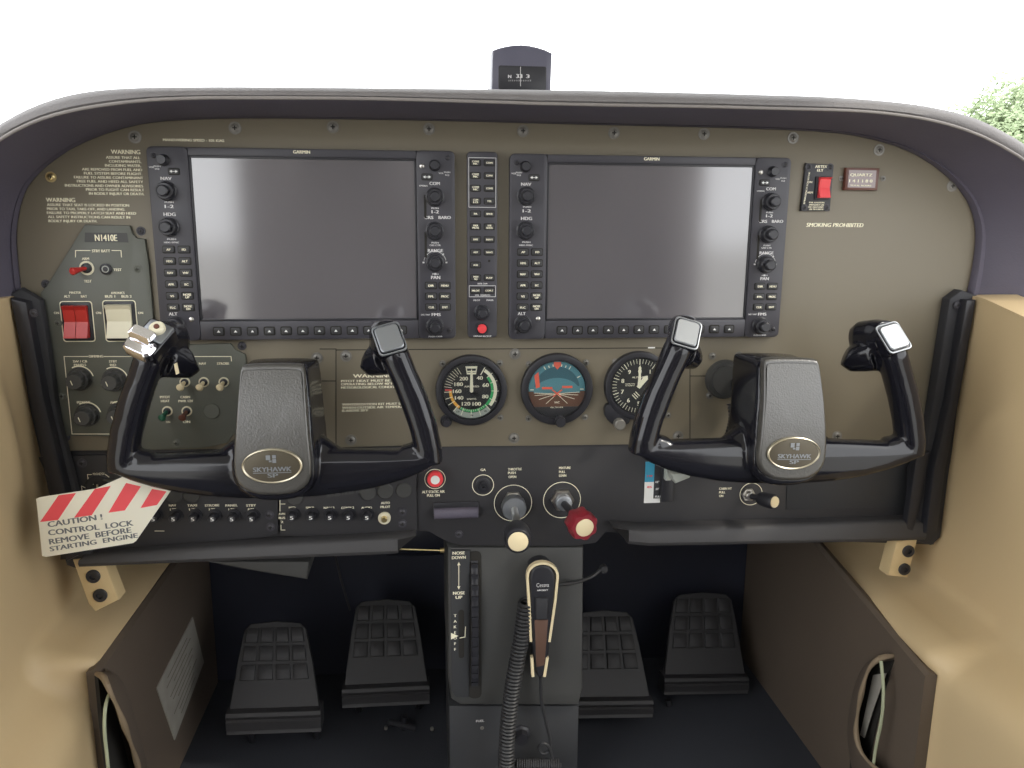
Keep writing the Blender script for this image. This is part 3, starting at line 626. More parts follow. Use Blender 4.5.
# throttle
th = thing('throttle', 'black round push-pull knob with a cream face in the centre under the attitude gauge', 'engine control', on(513, 520, 2)); c = on(513, 501, 2)
b = MB(); b.lathe(c, [(0, 12.5), (3, 12.5), (3, 11), (6, 11), (8, .1)], 6); obj('hex_nut', b, 'steel', th)
b = MB(); c_ = on(513, 501, 2); b.lathe((c_[0]-.5, -5, c_[2]-3), [(0, 13), (1, 14), (10, 14), (12, 13), (12.5, 6), (12.5, .1)], 40, flutes=30, amp=.012); obj('friction_lock', b, 'alu', th)
e = on(518, 537, -80); d_ = Vector(e)-Vector((c[0], -16, c[2]-1))
b = MB(); b.tube([(c[0], -10, c[2]-3), (c[0]-1, -40, c[2]-5), (c[0]-3, -72, c[2]-8)], [4, 4, 4], 16); obj('shaft', b, 'steel', th)
kc = (on(518.5, 531, -70)[0], -52, on(518, 532, -70)[2]); kc = (c[0]+.6, -50, c[2]-1)
def big_knob(parent, base, prof, fl, amp, m, m2, r2, axis=(0, -1, 0)):
    b = MB(); b.lathe(base, prof, 64, axis=axis, flutes=fl, amp=amp); obj('knob_head', b, m, parent)
    a = Vector(axis).normalized(); tp = Vector(base)+a*prof[-1][0]; b = MB(); b.lathe(tp, [(0, r2), (.8, r2), (1.2, r2-.8), (1.2, .1)], 36, axis=axis); obj('face_disc', b, m2, parent)
big_knob(th, (c[0]-3, -62, c[2]-9), [(0, 6), (2, 12), (10, 14), (26, 14.5), (30, 13.4), (31, 12.5), (31, .1)], 0, 0, 'black', 'beige_plastic', 10.5, (-.06, -1, -.02))
# mixture
mx_ = thing('mixture_knob', 'dark red scalloped push-pull knob with a cream face right of the throttle', 'engine control', on(562, 520, 2)); c = on(562, 499, 2)
b = MB(); b.lathe(c, [(0, 13.5), (6, 13.5), (7.5, 12), (7.5, .1)], 6); obj('hex_nut', b, 'steel', mx_)
b = MB(); b.lathe((c[0]+.5, -5, c[2]-1), [(0, 9.5), (6, 9), (7, 7), (7, .1)], 32); obj('collar', b, 'alu', mx_)
ax_ = Vector((.19, -1, -.08)); ax_.normalize(); s0_ = Vector((c[0], -8, c[2]-1))
b = MB(); b.tube([s0_, s0_+ax_*45], [4.2, 4.2], 16); obj('shaft', b, 'black', mx_)
big_knob(mx_, s0_+ax_*42, [(0, 6), (2, 14), (5, 15.5), (20, 15.5), (23, 14), (23, .1)], 7, .07, 'dark_red', 'beige_plastic', 10, ax_)
# cabin heat knob
ch = thing('cabin_heat_knob', 'small black pull knob with a cream face below the right yoke', 'knob', on(750, 500, 2)); c = on(748, 494, 2)
b = MB(); b.lathe(c, [(0, 8), (3, 8), (3, 6.5), (5, 6.5), (5, .1)], 6); b.lathe((c[0], -3, c[2]), [(0, 5.5), (4, 5.5), (5, 4), (5, .1)], 24); obj('hex_nut', b, 'steel', ch)
a2 = Vector((.42, -1, .13)).normalized(); q = Vector((c[0], -5, c[2])); b = MB(); b.lathe(q, [(0, 3.5), (14, 3.5), (16, 7.5), (22, 8.5), (34, 8.8), (37, 7.5), (37, .1)], 36, axis=a2); obj('knob_head', b, 'black', ch)
b = MB(); b.lathe(q+a2*37, [(0, 6.4), (.8, 6.4), (.8, .1)], 28, axis=a2); obj('face_disc', b, 'beige_plastic', ch)
# flap switch
fl = thing('flap_switch', 'flap lever and blue and white scale strip under the right yoke', 'flap switch', on(665, 503, 2))
b = MB(); Y = .8; b.m = 0; b.box(xz(645, 480, Y)[0], xz(654, 480, Y)[0], Y, 2, xz(650, 482, Y)[1], xz(650, 462, Y)[1]); b.m = 1; b.box(xz(645, 480, Y)[0], xz(654, 480, Y)[0], Y, 2, xz(650, 503, Y)[1], xz(650, 482, Y)[1]); b.box(xz(654, 480, Y)[0], xz(661, 480, Y)[0], Y, 2, xz(650, 503, Y)[1], xz(650, 499, Y)[1])
b.t('10\u00b0', 655.5, 659, 483, 2, Y=.5); b.t('20\u00b0', 655.5, 659, 490, 2, Y=.5); b.t('FULL', 655, 661, 497.5, 2, Y=.5); b.m = 2; b.t('110', 647, 652, 477, 2, Y=.5); b.t('85', 647, 651.5, 488, 2, Y=.5)
obj('scale_strip', b, ['blue_print', 'white', 'red_print'], fl)
b = MB(); c = on(667, 484, 0); b.prism(rrect(c[0], c[2], 14, 42, 1.5), -4, 2, 1); obj('slot_frame', b, 'black', fl)
b = MB(); c = on(676, 477, -30); x, z = c[0], c[2]; b.prism([(x-8, z+6), (x+16, z+5), (x+14, z), (x-2, z-6)], -36, -8, 2); b.box(x-6, x+0, -12, 0, z-10, z+6); obj('lever', b, 'dial_grey', fl)
# ignition
ig = thing('ignition_switch', 'black key switch with cream markings above the striped caution tag', 'ignition switch', on(97, 500, 2)); c = on(98, 487, -4)
b = MB(); b.lathe((c[0], 2, c[2]), [(0, 13), (6, 13), (7, 12), (7, 6), (5, 6), (5, .1)], 36); b.m = 1; b.obox((c[0], -5.6, c[2]), (.8, 0, 0), (0, .6, 0), (0, 0, 3.5)); obj('key_barrel', b, ['black', 'steel'], ig)
b = MB(); Y = -3
b.t('MAGNETOS', 93, 104.5, 475, 2.3, Y=Y); line(b, [(91.5, 474.5), (87.5, 474.5), (88, 480)], Y); line(b, [(105.5, 474.5), (109, 477)], Y); line(b, [(93.5, 484.5), (91, 481), (88.5, 481)], Y); line(b, [(107.5, 484), (109.5, 480.5), (119, 482)], Y); line(b, [(100, 477.5), (100, 482)], Y); line(b, [(82, 490), (81.5, 486), (87, 488.5)], Y)
b.t('L', 88.3, 90, 479.5, 2.2, Y=Y); obj('lettering', b, 'cream', ig)

# ================================================================== BREAKER PANELS
def breaker_panel(name_lbl, outline, cols, row_y, blanks, screws, specials):
    t = thing('circuit_breaker_panel', name_lbl, 'breaker panel', on(outline[0][0], max(q[1] for q in outline), 0), 'circuit breaker panels')
    b = MB(); b.prism(px_poly(outline, -3), -3, 1.9, 1); obj('plate', b, 'lower_panel', t)
    src = None
    for x in cols:
        c = on(x, row_y, -13); c = (c[0], -3, c[2])
        if src is None:
            b = MB(); b.lathe(c, [(0, 8), (1.2, 8), (1.2, 6.8), (2.2, 6.8), (2.2, 5.0), (10, 4.6), (11, 4), (11, .1)], 24); b.m = 1; b.text3('5', (c[0], c[1]-11.3, c[2]-2), (1, 0, 0), (0, 0, 1), 4, width=3.2, align='C'); src = obj('circuit_breaker', b, ['black', 'white'], t, c)
        else: again(src, c, t)
    b0 = None
    for x, y in blanks:
        c = on(x, y, -3)
        if b0 is None: b = MB(); b.lathe(c, [(0, 9), (1, 9), (1.8, 8.2), (1.8, .1)], 26); b0 = obj('blank_plug', b, 'console', t, c)
        else: again(b0, c, t)
    row_of_screws(t, screws, -3, 5, 'bezel'); return t
b1 = breaker_panel('left black breaker panel with a row of small round breakers, partly behind the caution tag', [(72, 456), (278, 450), (278, 533), (262, 538), (76, 553)], [153, 173, 192.5, 212, 231.5, 251], 519, [(174, 495), (192, 494.5)], [(82, 463), (269.5, 515), (270.5, 527)], None)
b = MB(); Y = -3.3
for s, cx in (('NAV', 172.5), ('TAXI', 192), ('STROBE', 212), ('PANEL', 231.5), ('STBY', 251)): b.t(s, cx-1.2*len(s), cx+1.2*len(s), 506.5, 2.3, Y=Y)
for s, cx in (('LTS', 173), ('LT', 192), ('LTS', 212), ('LTS', 231.5), ('BATT', 251)): b.t(s, cx-3, cx+3, 510.5, 2.3, Y=Y)
line(b, [(155, 531), (164, 531)], Y); obj('lettering', b, 'cream', b1)
b2 = breaker_panel('right black breaker panel beside the left yoke foot, with one ivory ringed breaker', [(280, 450), (416, 446), (417, 531), (400, 533), (394, 538), (280, 536)], [291.5, 310.5, 329.5, 348, 366.5], 517.5, [(368, 492.5), (385.5, 491), (404, 490), (295, 497)], [(402.5, 512), (402.5, 523.5)], None)
b = MB()
for s, cx in (('PFD', 292), ('SPKR', 310), ('NAV 2', 329), ('COMM 2', 347.5), ('AUDIO', 366.5)): b.t(s, cx-1.05*len(s), cx+1.05*len(s), 508.8, 2.2, Y=Y)
b.t('AUTO', 381, 389.5, 504, 2.3, Y=Y); b.t('PILOT', 380.5, 390, 508, 2.3, Y=Y); b.t('AVN', 277+1.5, 285, 515, 2.2, Y=Y); b.t('BUS', 278.5, 285, 519, 2.2, Y=Y); b.t('2', 280.5, 283, 523, 2.2, Y=Y)
line(b, [(280, 499), (280, 511)], Y); line(b, [(280, 504), (285, 504)], Y); line(b, [(281, 525), (281, 530), (285, 530)], Y); obj('lettering', b, 'cream', b2)
c = on(384.5, 517.5, -3); b = MB(); b.lathe(c, [(0, 7), (3, 7), (3, 3), (1.4, 3)], 28); b.m = 1; b.lathe(c, [(0, 3.4), (8, 3.2), (9, 2.4), (9, .1)], 16); obj('circuit_breaker', b, ['ivory', 'brass'], b2, c, label='breaker in an ivory ring')

# ================================================================== KNEE RAILS AND SIDE STRIPS
def rail(pts_top, pts_bot, lbl):
    """padded bolster along the lower edge of the panel; top and bottom edges at depth -34 read off the photo"""
    b = MB(); R = []
    for (x1_, y1_), (x2_, y2_) in zip(pts_top, pts_bot):
        T_ = on(x1_, y1_, -17); B_ = on(x2_, y2_, -17); zt, zb = T_[2], B_[2]
        X = T_[0]; X2 = B_[0]
        R.append([(X, 1.9, zt+1), (X, -8, zt+1), (X, -14, zt+.6), (X, -17, zt-1), (X2, -19, zt-4), (X2, -21, zb+4), (X2, -19, zb), (X2, -10, zb-2), (X2, 1.9, zb-2)])
    b.rings(R); return solo('knee_rail', b, 'rail_face', lbl, 'rail', 'knee rails', ang=30)
rail([(84, 556), (200, 548), (320, 541), (408, 536), (416, 535)], [(80, 566), (200, 561), (320, 556), (392, 553), (398, 552.5)], 'dark padded rail along the lower edge on the left, under the breaker panels')
rail([(612, 527), (640, 529), (760, 526), (860, 523), (920, 521)], [(628, 543), (648, 545), (760, 543), (860, 541), (924, 539)], 'dark padded rail along the lower edge on the right, under the right yoke')
ls = thing('side_strip', 'black ribbed edge strip down the left side of the panel', 'edge strip', (*on(75, 570, 0),), 'panel edge strips')
b = MB(); b.prism(px_poly([(6, 296), (20, 288), (40, 300), (47, 340), (58, 420), (74, 480), (82, 520), (92, 556), (84, 572), (66, 566), (56, 530), (38, 450), (20, 370)], -14), -14, -5.2, 3); obj('base', b, 'black_matte', ls)
b = MB(); b.prism(px_poly([(9, 298), (26, 302), (44, 400), (68, 500), (78, 556), (66, 562), (52, 510), (34, 420)], -26), -26, -14, 3); obj('ridge', b, 'black', ls)
b = MB(); b.sections([on(*q, -16) for q in ((46, 455), (66, 500), (80, 545))], [(5, 7)]*3, 14); obj('lower_pad', b, 'black', ls)
row_of_screws(ls, [(34, 313)], -26, 4.2, 'bezel'); row_of_screws(ls, [(51, 437)], -20, 5, 'bezel')
rs = thing('side_strip', 'black ribbed edge strip down the right side of the panel', 'edge strip', (*on(925, 545, 0),), 'panel edge strips')
b = MB(); b.prism(px_poly([(950, 299), (962, 290), (980, 296), (974, 340), (962, 410), (950, 470), (941, 538), (932, 546), (912, 540), (914, 470), (926, 450), (934, 400)], -14), -14, -.1, 3); obj('base', b, 'black_matte', rs)
b = MB(); b.prism(px_poly([(967, 300), (977, 300), (960, 400), (946, 470), (938, 532), (926, 534), (934, 470), (950, 400)], -26), -26, -14, 3); obj('ridge', b, 'black', rs)
b = MB(); b.prism(px_poly([(917, 455), (930, 452), (922, 500), (914, 534), (906, 530)], -20), -20, -10, 3); obj('lower_pad', b, 'black', rs)
row_of_screws(rs, [(957, 305)], -16, 4.2, 'bezel'); row_of_screws(rs, [(943, 421)], -16, 4.2, 'bezel')

# ================================================================== GLARESHIELD
B_PX = [(-60, 330), (-75, 290), (-78, 250), (-60, 205), (-30, 165), (0, 141), (32, 123), (75, 110), (140, 101), (200, 98.5), (256, 98.5), (360, 99), (456, 101.5), (560, 105), (700, 107), (768, 109), (820, 110), (868, 112), (918, 118), (955, 127), (988, 140), (1024, 161), (1060, 192), (1085, 235), (1095, 280), (1090, 325)]
C_PX = [(-72, 330), (-90, 290), (-93, 245), (-75, 193), (-35, 148), (0, 125), (25, 110.5), (50, 100), (82, 92), (125, 88), (190, 87), (256, 87), (360, 88), (456, 89), (560, 90), (700, 93), (768, 95), (820, 96.5), (868, 99.5), (918, 104.5), (955, 112), (980, 120), (1024, 144), (1065, 178), (1098, 225), (1110, 280), (1104, 325)]
def lipY(x): return -105 if x < 700 else -105+35*min(1, (x-700)/330)
NS = 120
Ar = resample([(p[0], 0, p[1]) for p in A], NS)
Br = resample(smooth_poly([on(x, y, lipY(x)) for x, y in B_PX], 1, False), NS)
Cr = resample(smooth_poly([on(x, y, lipY(x)+18) for x, y in C_PX], 1, False), NS)
gs = thing('glareshield', 'dark padded vinyl hood arching over the instrument panel', 'glareshield', (45, -50, 40))
b = MB()
def lerp(a, c, t): return [tuple(np.array(p)*(1-t)+np.array(q)*t) for p, q in zip(a, c)]
Ain = [(p[0], -5, p[2]) for p in Ar]
sec = [[(p[0], -.2, p[2]) for p in Ar], Ain, [(p[0], -9, p[2]) for p in lerp(Ar, Br, .03)], [(p[0], -8, p[2]) for p in lerp(Ar, Br, .10)], lerp([(p[0], -8, p[2]) for p in Ar], Br, .3), lerp(Ar, Br, .65), Br]
b.rings(sec, closed=False, cap0=False, cap1=False); obj('underside', b, 'hood', gs, ang=50)
b = MB()
mid = [tuple(np.array(p)*.5+np.array(q)*.5+np.array((0, -11, 0))) for p, q in zip(Br, Cr)]
m2_ = [tuple(np.array(p)*.12+np.array(q)*.88+np.array((0, -6, 0))) for p, q in zip(Br, Cr)]
def back(p, Y, dz): return (45+(p[0]-45)*.98, Y, p[2]-dz)
b.rings([Br, [tuple(np.array(p)*.8+np.array(q)*.2+np.array((0, -7, 0))) for p, q in zip(Br, Cr)], mid, m2_, Cr, [back(p, -50, 1) for p in Cr], [back(p, 60, 8) for p in Cr], [back(p, 330, 30) for p in Cr]], closed=False, cap0=False, cap1=False)
obj('padded_top', b, 'hood_edge', gs, ang=60)
b = MB(); b.tube([(p[0], p[1]-4, p[2]) for p in Br], 1.5, 8); obj('piping', b, 'piping', gs)
# compass
cp = thing('magnetic_compass', 'black magnetic compass standing on top of the hood at the centre', 'compass', on(521, 92, 10))
Yc = 10; c0 = on(491, 87, Yc); c1_ = on(551.5, 88, Yc); zt = on(491, 50, Yc)[2]; zm = on(521, 44.5, Yc)[2]; zb = c0[2]-16
P = [(c0[0], zb), (c1_[0]-1, zb)]+[(c1_[0]+.3, zt-1)]+[(c1_[0]-(c1_[0]-c0[0])*i/8, zt+(zm-zt)*math.sin(PI*i/8)) for i in range(1, 8)]+[(c0[0]+1.5, zt)]
b = MB(); b.prism(P, Yc, Yc+55, 2.5); obj('housing', b, 'compass_card', cp)
b = MB(); zA, zB = on(521, 66, Yc)[2], on(521, 86, Yc)[2]; b.prism(rrect((c0[0]+c1_[0])/2+1, (zA+zB)/2-2, 50, zA-zB+4, 2), Yc-.6, Yc, .3); obj('window', b, 'black', cp)
b = MB(); Y = Yc-.8; b.t('33', 516, 522, 78, 4, Y=Y); b.t('3', 526, 529, 78, 3.6, Y=Y); b.t('N', 508, 511, 78, 3.2, Y=Y)
for i in range(13): x = 509+i*1.8; line(b, [(x, 80), (x, 81.2)], Y, .3)
line(b, [(520.5, 67), (520.5, 86)], Y, .5); obj('card_markings', b, 'grey_print', cp)

# ================================================================== YOKES
def HC(z): return .0024*max(0, z+300)**2
def yoke(cx, lbl, left, tilt, zoff):
    H = thing('control_yoke', lbl, 'yoke', (cx, -130, -325+zoff), 'control yokes')
    ct, st_ = math.cos(tilt), math.sin(tilt)
    def L(x, y, z):
        zz = z+290; return (cx+x*ct+zz*st_, y+22, -290+zoff-x*st_+zz*ct)
    def V(d): return Vector((d[0]*ct+d[2]*st_, d[1], -d[0]*st_+d[2]*ct))
    b = MB()
    xs = [-143, -132, -115, -90, -60, -30, 0, 30, 60, 90, 115, 132, 143]
    pth = []; sz = []
    for x in xs:
        u = abs(x)/143; top = -276-3*u**2; bot = -324+26*u**2.4+3*u**8; y = -128-4*u
        pth.append(L(x, y, (top+bot)/2)); sz.append((17-2*u, (top-bot)/2))
    b.sections(pth, sz, 24, 2.6, ref=(0, 1, 0))
    for s in (-1, 1):
        ap_ = [(143, -131, -292), (142, -131, -278), (137, -130, -255), (129, -129, -230), (120, -127, -207), (113, -126, -190), (107, -125, -176)]
        b.sections([L(s*q[0], q[1], q[2]) for q in ap_], [(15.5, 13), (16, 13.2), (16, 13.6), (16, 13.6), (16.5, 13), (17, 13.6), (15, 13.5)], 20, 2.5)
        b.sections([L(s*133, -131, -291), L(s*126, -130, -284), L(s*116, -129, -284)], [(14, 13), (14, 14), (13, 9)], 16, 2.4)      # web in the inner corner
        # grip head reaching forward and inboard
        b.sections([L(s*106, -125, -171), L(s*103, -112, -173), L(s*99, -94, -176), L(s*97, -82, -178)], [(17, 13.5), (19, 15), (18, 14), (12, 10)], 18, 3, ref=(0, 0, 1))
        b.sections([L(s*104, -112, -190), L(s*95, -102, -195), L(s*86, -96, -198), L(s*80, -94, -196)], [(18, 17), (16, 16), (14, 13), (10, 9)], 18, 2.2, ref=(0, 0, 1))
    hub = [((x), z) for x, z in ((-27, -196), (27, -196), (31, -200), (38, -285), (36, -305), (20, -319), (-20, -319), (-36, -305), (-38, -285), (-31, -200))]
    R = []
    for (y, k, dz) in ((-92, .95, 0), (-100, 1.14, -1), (-134, 1.03, 0), (-143, 1.0, 0), (-148, .95, 0)):
        R.append([L(p[0]*k, y-10*(y < -120)+HC(p[1]), -255+(p[1]+255)*(k if k < 1 else 1)+dz) for p in smooth_poly(hub, 2)])
    b.rings(R)
    for s in (-1, 1): b.sections([L(s*32, -122, -288), L(s*44, -124, -293), L(s*58, -126, -299)], [(20, 24), (16, 21), (14, 18)], 18, 2.2, ref=(0, 1, 0))
    body = obj('body', b, 'yoke', H)
    m = body.modifiers.new('remesh', 'REMESH'); m.mode = 'VOXEL'; m.voxel_size = .0017; m.use_smooth_shade = True
    m = body.modifiers.new('smooth', 'SMOOTH'); m.factor = .6; m.iterations = 6
    # pad
    b = MB(); pd = [(-25.5, -200), (25.5, -200), (28.5, -203), (30, -225), (32, -250), (34, -275), (35, -292), (33, -305), (25, -314), (13, -318.5), (-13, -318.5), (-25, -314), (-33, -305), (-35, -292), (-34, -275), (-32, -250), (-30, -225), (-28.5, -203)]
    pd = smooth_poly(pd, 2); R = []
    def PL(p, y, k): return L(p[0]*k, y-10+HC(p[1]), 8-262+(p[1]+262)*k)
    b.rings([[PL(p, -144, 1) for p in pd], [PL(p, -151, 1) for p in pd], [PL(p, -153.2, .985) for p in pd], [PL(p, -154.2, .955) for p in pd], [PL(p, -154.4, .93) for p in pd]])
    b.f.pop(); b.fm.pop(); n_ = len(pd); b0_ = len(b.v); zs_ = [-318+118*i/16 for i in range(17)]   # front face filled as a curved grid
    half = lambda z: 25.5+ (min(35, 28.5+(-203-z)*.075)-25.5 if z < -203 else 0)
    inner = [PL(p, -154.4, .93) for p in pd]; cenr = [L(0, -154.4+HC(p[1]), -262+(p[1]+262)*.6) for p in pd]
    kk = [.93, .75, .5, .25, .01]
    b.rings([[PL(p, -154.4, 1) if False else L(p[0]*k, -164.4+HC(-262+(p[1]+262)*k), 8-262+(p[1]+262)*k) for p in pd] for k in kk], cap0=False)
    obj('hub_pad', b, 'yoke_pad', H, ang=60)
    bc = L(0, -155.2, -281.5); b = MB()
    def ell(a, c_, y): a *= .93; c_ *= .88; y += 12; return [(bc[0]+a*math.cos(2*PI*i/40), y, bc[2]+c_*math.sin(2*PI*i/40)) for i in range(40)]
    b.rings([ell(29, 18.6, -152), ell(29, 18.6, -156.4), ell(28.2, 17.8, -157), ell(26.8, 16.6, -156.2)], cap0=False, cap1=False); rim = obj('badge_rim', b, 'badge_rim', H)
    b = MB(); b.rings([ell(27.2, 17, -153), ell(27.2, 17, -156.2), ell(20, 12, -156.8), ell(8, 5, -157)]); obj('badge', b, 'badge', H)
    b = MB(); O = Vector((bc[0], -145.4, bc[2])); ux = V((1, 0, 0)); uz = V((0, 0, 1))
    b.text3('SKYHAWK', O+uz*-4.6, ux, uz, 4.4, width=34, align='C'); b.text3('SP', O+uz*-10.2, ux, uz, 3.8, width=9, align='C')
    b.obox(O+uz*-5.8, ux*17, (0, .1, 0), uz*.3)
    for q in ((-3, 8.6, 2, 2.2), (2.4, 9.4, 1.7, 1.6), (2.4, 5.4, 1.7, 1.8), (-1.2, 5.2, 1.2, .8)): b.obox(O+ux*q[0]+uz*q[1], ux*q[2], (0, .1, 0), uz*q[3])
    obj('badge_lettering', b, 'alu', H)
    # aluminium caps
    for s in (-1, 1):
        if left and s == -1: continue
        nrm = V((0, -.80, .60)).normalized(); up0 = V((-.30*s, .57, .76)); up_ = (up0-nrm*up0.dot(nrm)).normalized(); sd = up_.cross(nrm).normalized(); cc = Vector(L(s*107, -134, -170))
        P = rrect(0, 0, 26, 31, 4); b = MB()
        def Q(p, h, k): return cc+sd*p[0]*k+up_*p[1]*k+nrm*h
        b.m = 0; b.rings([[Q(p, -14, 1.02) for p in P], [Q(p, -1, 1.05) for p in P], [Q(p, .6, 1.0) for p in P]]); b.m = 1
        b.rings([[Q(p, .4, .86) for p in P], [Q(p, 2.6, .86) for p in P], [Q(p, 3.4, .80) for p in P]])
        obj('grip_cap', b, ['yoke', 'alu'], H)
        b = MB(); b.rings([[Q(p, -.2, 1.04) for p in P], [Q(p, 1.4, 1.04) for p in P], [Q(p, 1.6, .97) for p in P], [Q(p, .8, .93) for p in P]], cap0=False, cap1=False); obj('cap_rim', b, 'alu', H)
    if left:
        nrm = V((.05, -.72, .69)).normalized(); up0 = V((.45, .5, .74)); up_ = (up0-nrm*up0.dot(nrm)).normalized(); sd = up_.cross(nrm).normalized()
        if sd.x < 0: sd = -sd
        cc = Vector(L(-106, -135, -166)); P = rrect(0, 0, 27, 36, 4)
        def Q(p, h, k=1, o=(0, 0)): return cc+sd*(p[0]*k+o[0])+up_*(p[1]*k+o[1])+nrm*h
        b = MB(); b.rings([[Q(p, -16) for p in P], [Q(p, 0) for p in P], [Q(p, .8, .95) for p in P]]); obj('switch_housing', b, 'yoke', H)
        b = MB(); P2 = rrect(0, 0, 24, 20, 1.5); b.rings([[Q(p, .6, 1, (1, 6)) for p in P2], [Q(p, 2.4, 1, (1, 6)) for p in P2], [Q(p, 2.8, .95, (1, 6)) for p in P2]]); obj('switch_plate', b, 'alu', H)
        b = MB(); b.lathe(Q((0, 0), 2.6, 1, (1, 8)), [(0, 7.2), (3, 7), (4.2, 5.5), (4.2, .1)], 28, axis=nrm); bt = obj('push_button', b, 'ivory', H); b = MB(); b.lathe(Q((0, 0), 6.6, 1, (1, 8)), [(0, 2.6), (1.4, 2.4), (1.4, .1)], 18, axis=nrm); obj('button_centre', b, 'brown_plastic', bt)
        b = MB(); P3 = smooth_poly(rrect(0, 0, 27, 17, 6), 1); b.rings([[Q(p, -6, 1.06, (-2, -14)) for p in P3], [Q(p, 2, 1.06, (-2, -14)) for p in P3], [Q(p, 4, .9, (-2, -14)) for p in P3], [Q(p, 2.4, .7, (-2, -14)) for p in P3]]); obj('switch_rim', b, 'chrome', H)
        b = MB(); P4 = rrect(0, 0, 24, 10, 2); b.rings([[Q(p, 2, .9, (-3, -8)) for p in P4], [Q(p, 9, 1, (-4, -5)) for p in P4], [Q(p, 10.5, .85, (-4, -4)) for p in P4]]); obj('trim_rocker', b, 'chrome', H)
        b = MB(); b.obox(L(-89, -127, -197), V((1.4, 0, .6)), (0, .8, 0), V((-.6, 0, 5))); obj('trigger_edge', b, 'beige_plastic', H)
        b = MB(); b.text3('BEND HERE NO 02', L(66, -147.5, -317), V((1, 0, .12)), V((0, -.2, 1)), 3.2, width=42, align='C'); obj('faint_stamp', b, 'console', H)
    # shaft
    b = MB(); b.lathe((cx, 0, -250), [(0, 15), (72, 15), (84, 17), (84, .1)], 32); obj('shaft', b, 'black', H)
    return H
yoke(-200, 'glossy black control yoke on the left, chrome switch on its left grip', True, 0.0, -9)
yoke(297, 'glossy black control yoke on the right, plain aluminium caps on both grips', False, math.radians(1.6), -9)
for (px_, py_, lbl, h) in ((724, 379, 'round grey shaft collar screwed to the panel left of the right yoke hub', 1), (300, 385, 'round grey shaft collar on the panel behind the left yoke hub', 0)):
    c = on(px_, py_, 0); t = thing('shaft_collar', lbl, 'collar', (c[0], 0, c[2]-22), 'shaft collars')
    b = MB(); b.lathe(c, [(0, 22.5), (3, 22.5), (7, 21), (7, 17), (9, 16.5), (9, .1)], 40); obj('flange', b, 'console', t)
    if h: s_ = make_screw(t, on(712.5, 356), 4.2); [again(s_, on(*q), t) for q in ((739, 355), (709.5, 395.5))]
b = MB(); c = on(729, 402, 0); pts = [(c[0]-3+1.5*math.sin(i*.1), -16-3*math.sin(i*.08), c[2]+2-i*1.0) for i in range(46)]
b.tube(pts, [5.6 if i % 4 < 2 else 4.4 for i in range(46)], 12); solo('ribbed_hose', b, 'cord', 'short ribbed dark hose hanging below the right shaft collar', 'hose')

# ================================================================== CAUTION TAG
TY = -86
tgp = [(36, 499), (40, 497.3), (95, 489), (125, 476), (158, 468), (178, 480), (170, 492), (136, 541), (133, 543.2), (46, 557), (42, 556)]
tag_ = thing('caution_tag', 'cream control lock tag with red stripes and lettering hanging from the left yoke', 'tag', on(90, 556, TY))
b = MB(); b.prism(px_poly(tgp, TY), TY, TY+1.3, .3); obj('plate', b, mat('tag_cream', (.93, .90, .76), .45).name, tag_)
b = MB()
for P in ([(40, 522), (58, 520), (76, 493), (58.5, 495.4)], [(74, 517.7), (91.7, 515.2), (110.7, 486), (94.7, 489)], [(108.4, 512.7), (124.8, 510.4), (141, 486.5), (126, 483)], [(140.5, 508), (157, 505), (166.5, 491.5), (152, 489)]): b.flat(px_poly(P, TY-.15), TY-.15)
obj('stripes', b, mat('tag_red', (.93, .10, .12), .45).name, tag_)
b = MB(); Y = TY-.2
for s, xa, ya, xb, yb_, h in [('CAUTION !', 48, 527.3, 102, 519.3, 6), ('CONTROL  LOCK', 48.5, 535.5, 133, 525.5, 6), ('REMOVE  BEFORE', 49.5, 544.5, 131, 532.5, 6), ('STARTING  ENGINE', 50, 551.5, 137.5, 537.5, 5.2)]:
    Pa = Vector(on(xa, ya, Y)); Pb = Vector(on(xb, yb_, Y)); d = Pb-Pa; b.text3(s, Pa, d, (-.06, 0, 1), h*.93, width=d.length, bold=True)
obj('lettering', b, mat('tag_ink', (.16, .17, .17), .6).name, tag_)
b = MB(); pa = on(108, 481, -110); b.tube([on(104, 480, -20), on(112, 481, -50), on(128, 482, -80), on(150, 480, -84)], 1.2, 8); obj('wire_bail', b, 'steel', tag_)

# ================================================================== PEDESTAL
pe = thing('centre_pedestal', 'dark grey centre pedestal between the pedals with the trim wheel slot', 'pedestal', (42, 60, -800))
F1 = px_poly([(447, 547), (584, 547), (583, 690), (579, 706), (460, 706), (451, 700), (448, 680)], 3)
b = MB(); b.prism(F1, 3, 200, 5); obj('upper_cover', b, 'console', pe)
Zb = -ZF; a_, c_ = xz(449, 706, 12), xz(579, 706, 12); b = MB(); b.prism([(a_[0], Zb), (c_[0], Zb), c_, a_], 12, 200, 2); obj('lower_cover', b, 'console_dark', pe)
b = MB(); b.prism(px_poly([(450.5, 550), (470, 550), (469, 697), (456, 697), (451, 690)], 2), 1, 4, .8); obj('trim_plate', b, 'console_dark', pe)
b = MB(); Y = .7
b.t('NOSE', 452.5, 464.5, 554.5, 3, Y=Y); b.t('DOWN', 451.8, 465.5, 559, 3, Y=Y); b.t('NOSE', 453, 464.5, 594.5, 3, Y=Y); b.t('UP', 455.5, 462, 598.8, 3, Y=Y)
line(b, [(458.8, 563.5), (458.8, 588)], Y, .8)
X_, Z_ = xz(458.8, 562, Y); b.flat([(X_-1.8, Z_-4), (X_+1.8, Z_-4), (X_, Z_)], Y-.1); X_, Z_ = xz(458.8, 589.5, Y); b.flat([(X_-1.8, Z_+4), (X_+1.8, Z_+4), (X_, Z_)], Y-.1)
for i, ch_ in enumerate('TAKEOFF'):
    p = on(455, 617+i*5.6, Y); b.text3(ch_, p, (1, 0, 0), (0, 0, 1), 3.4, align='C', bold=True)
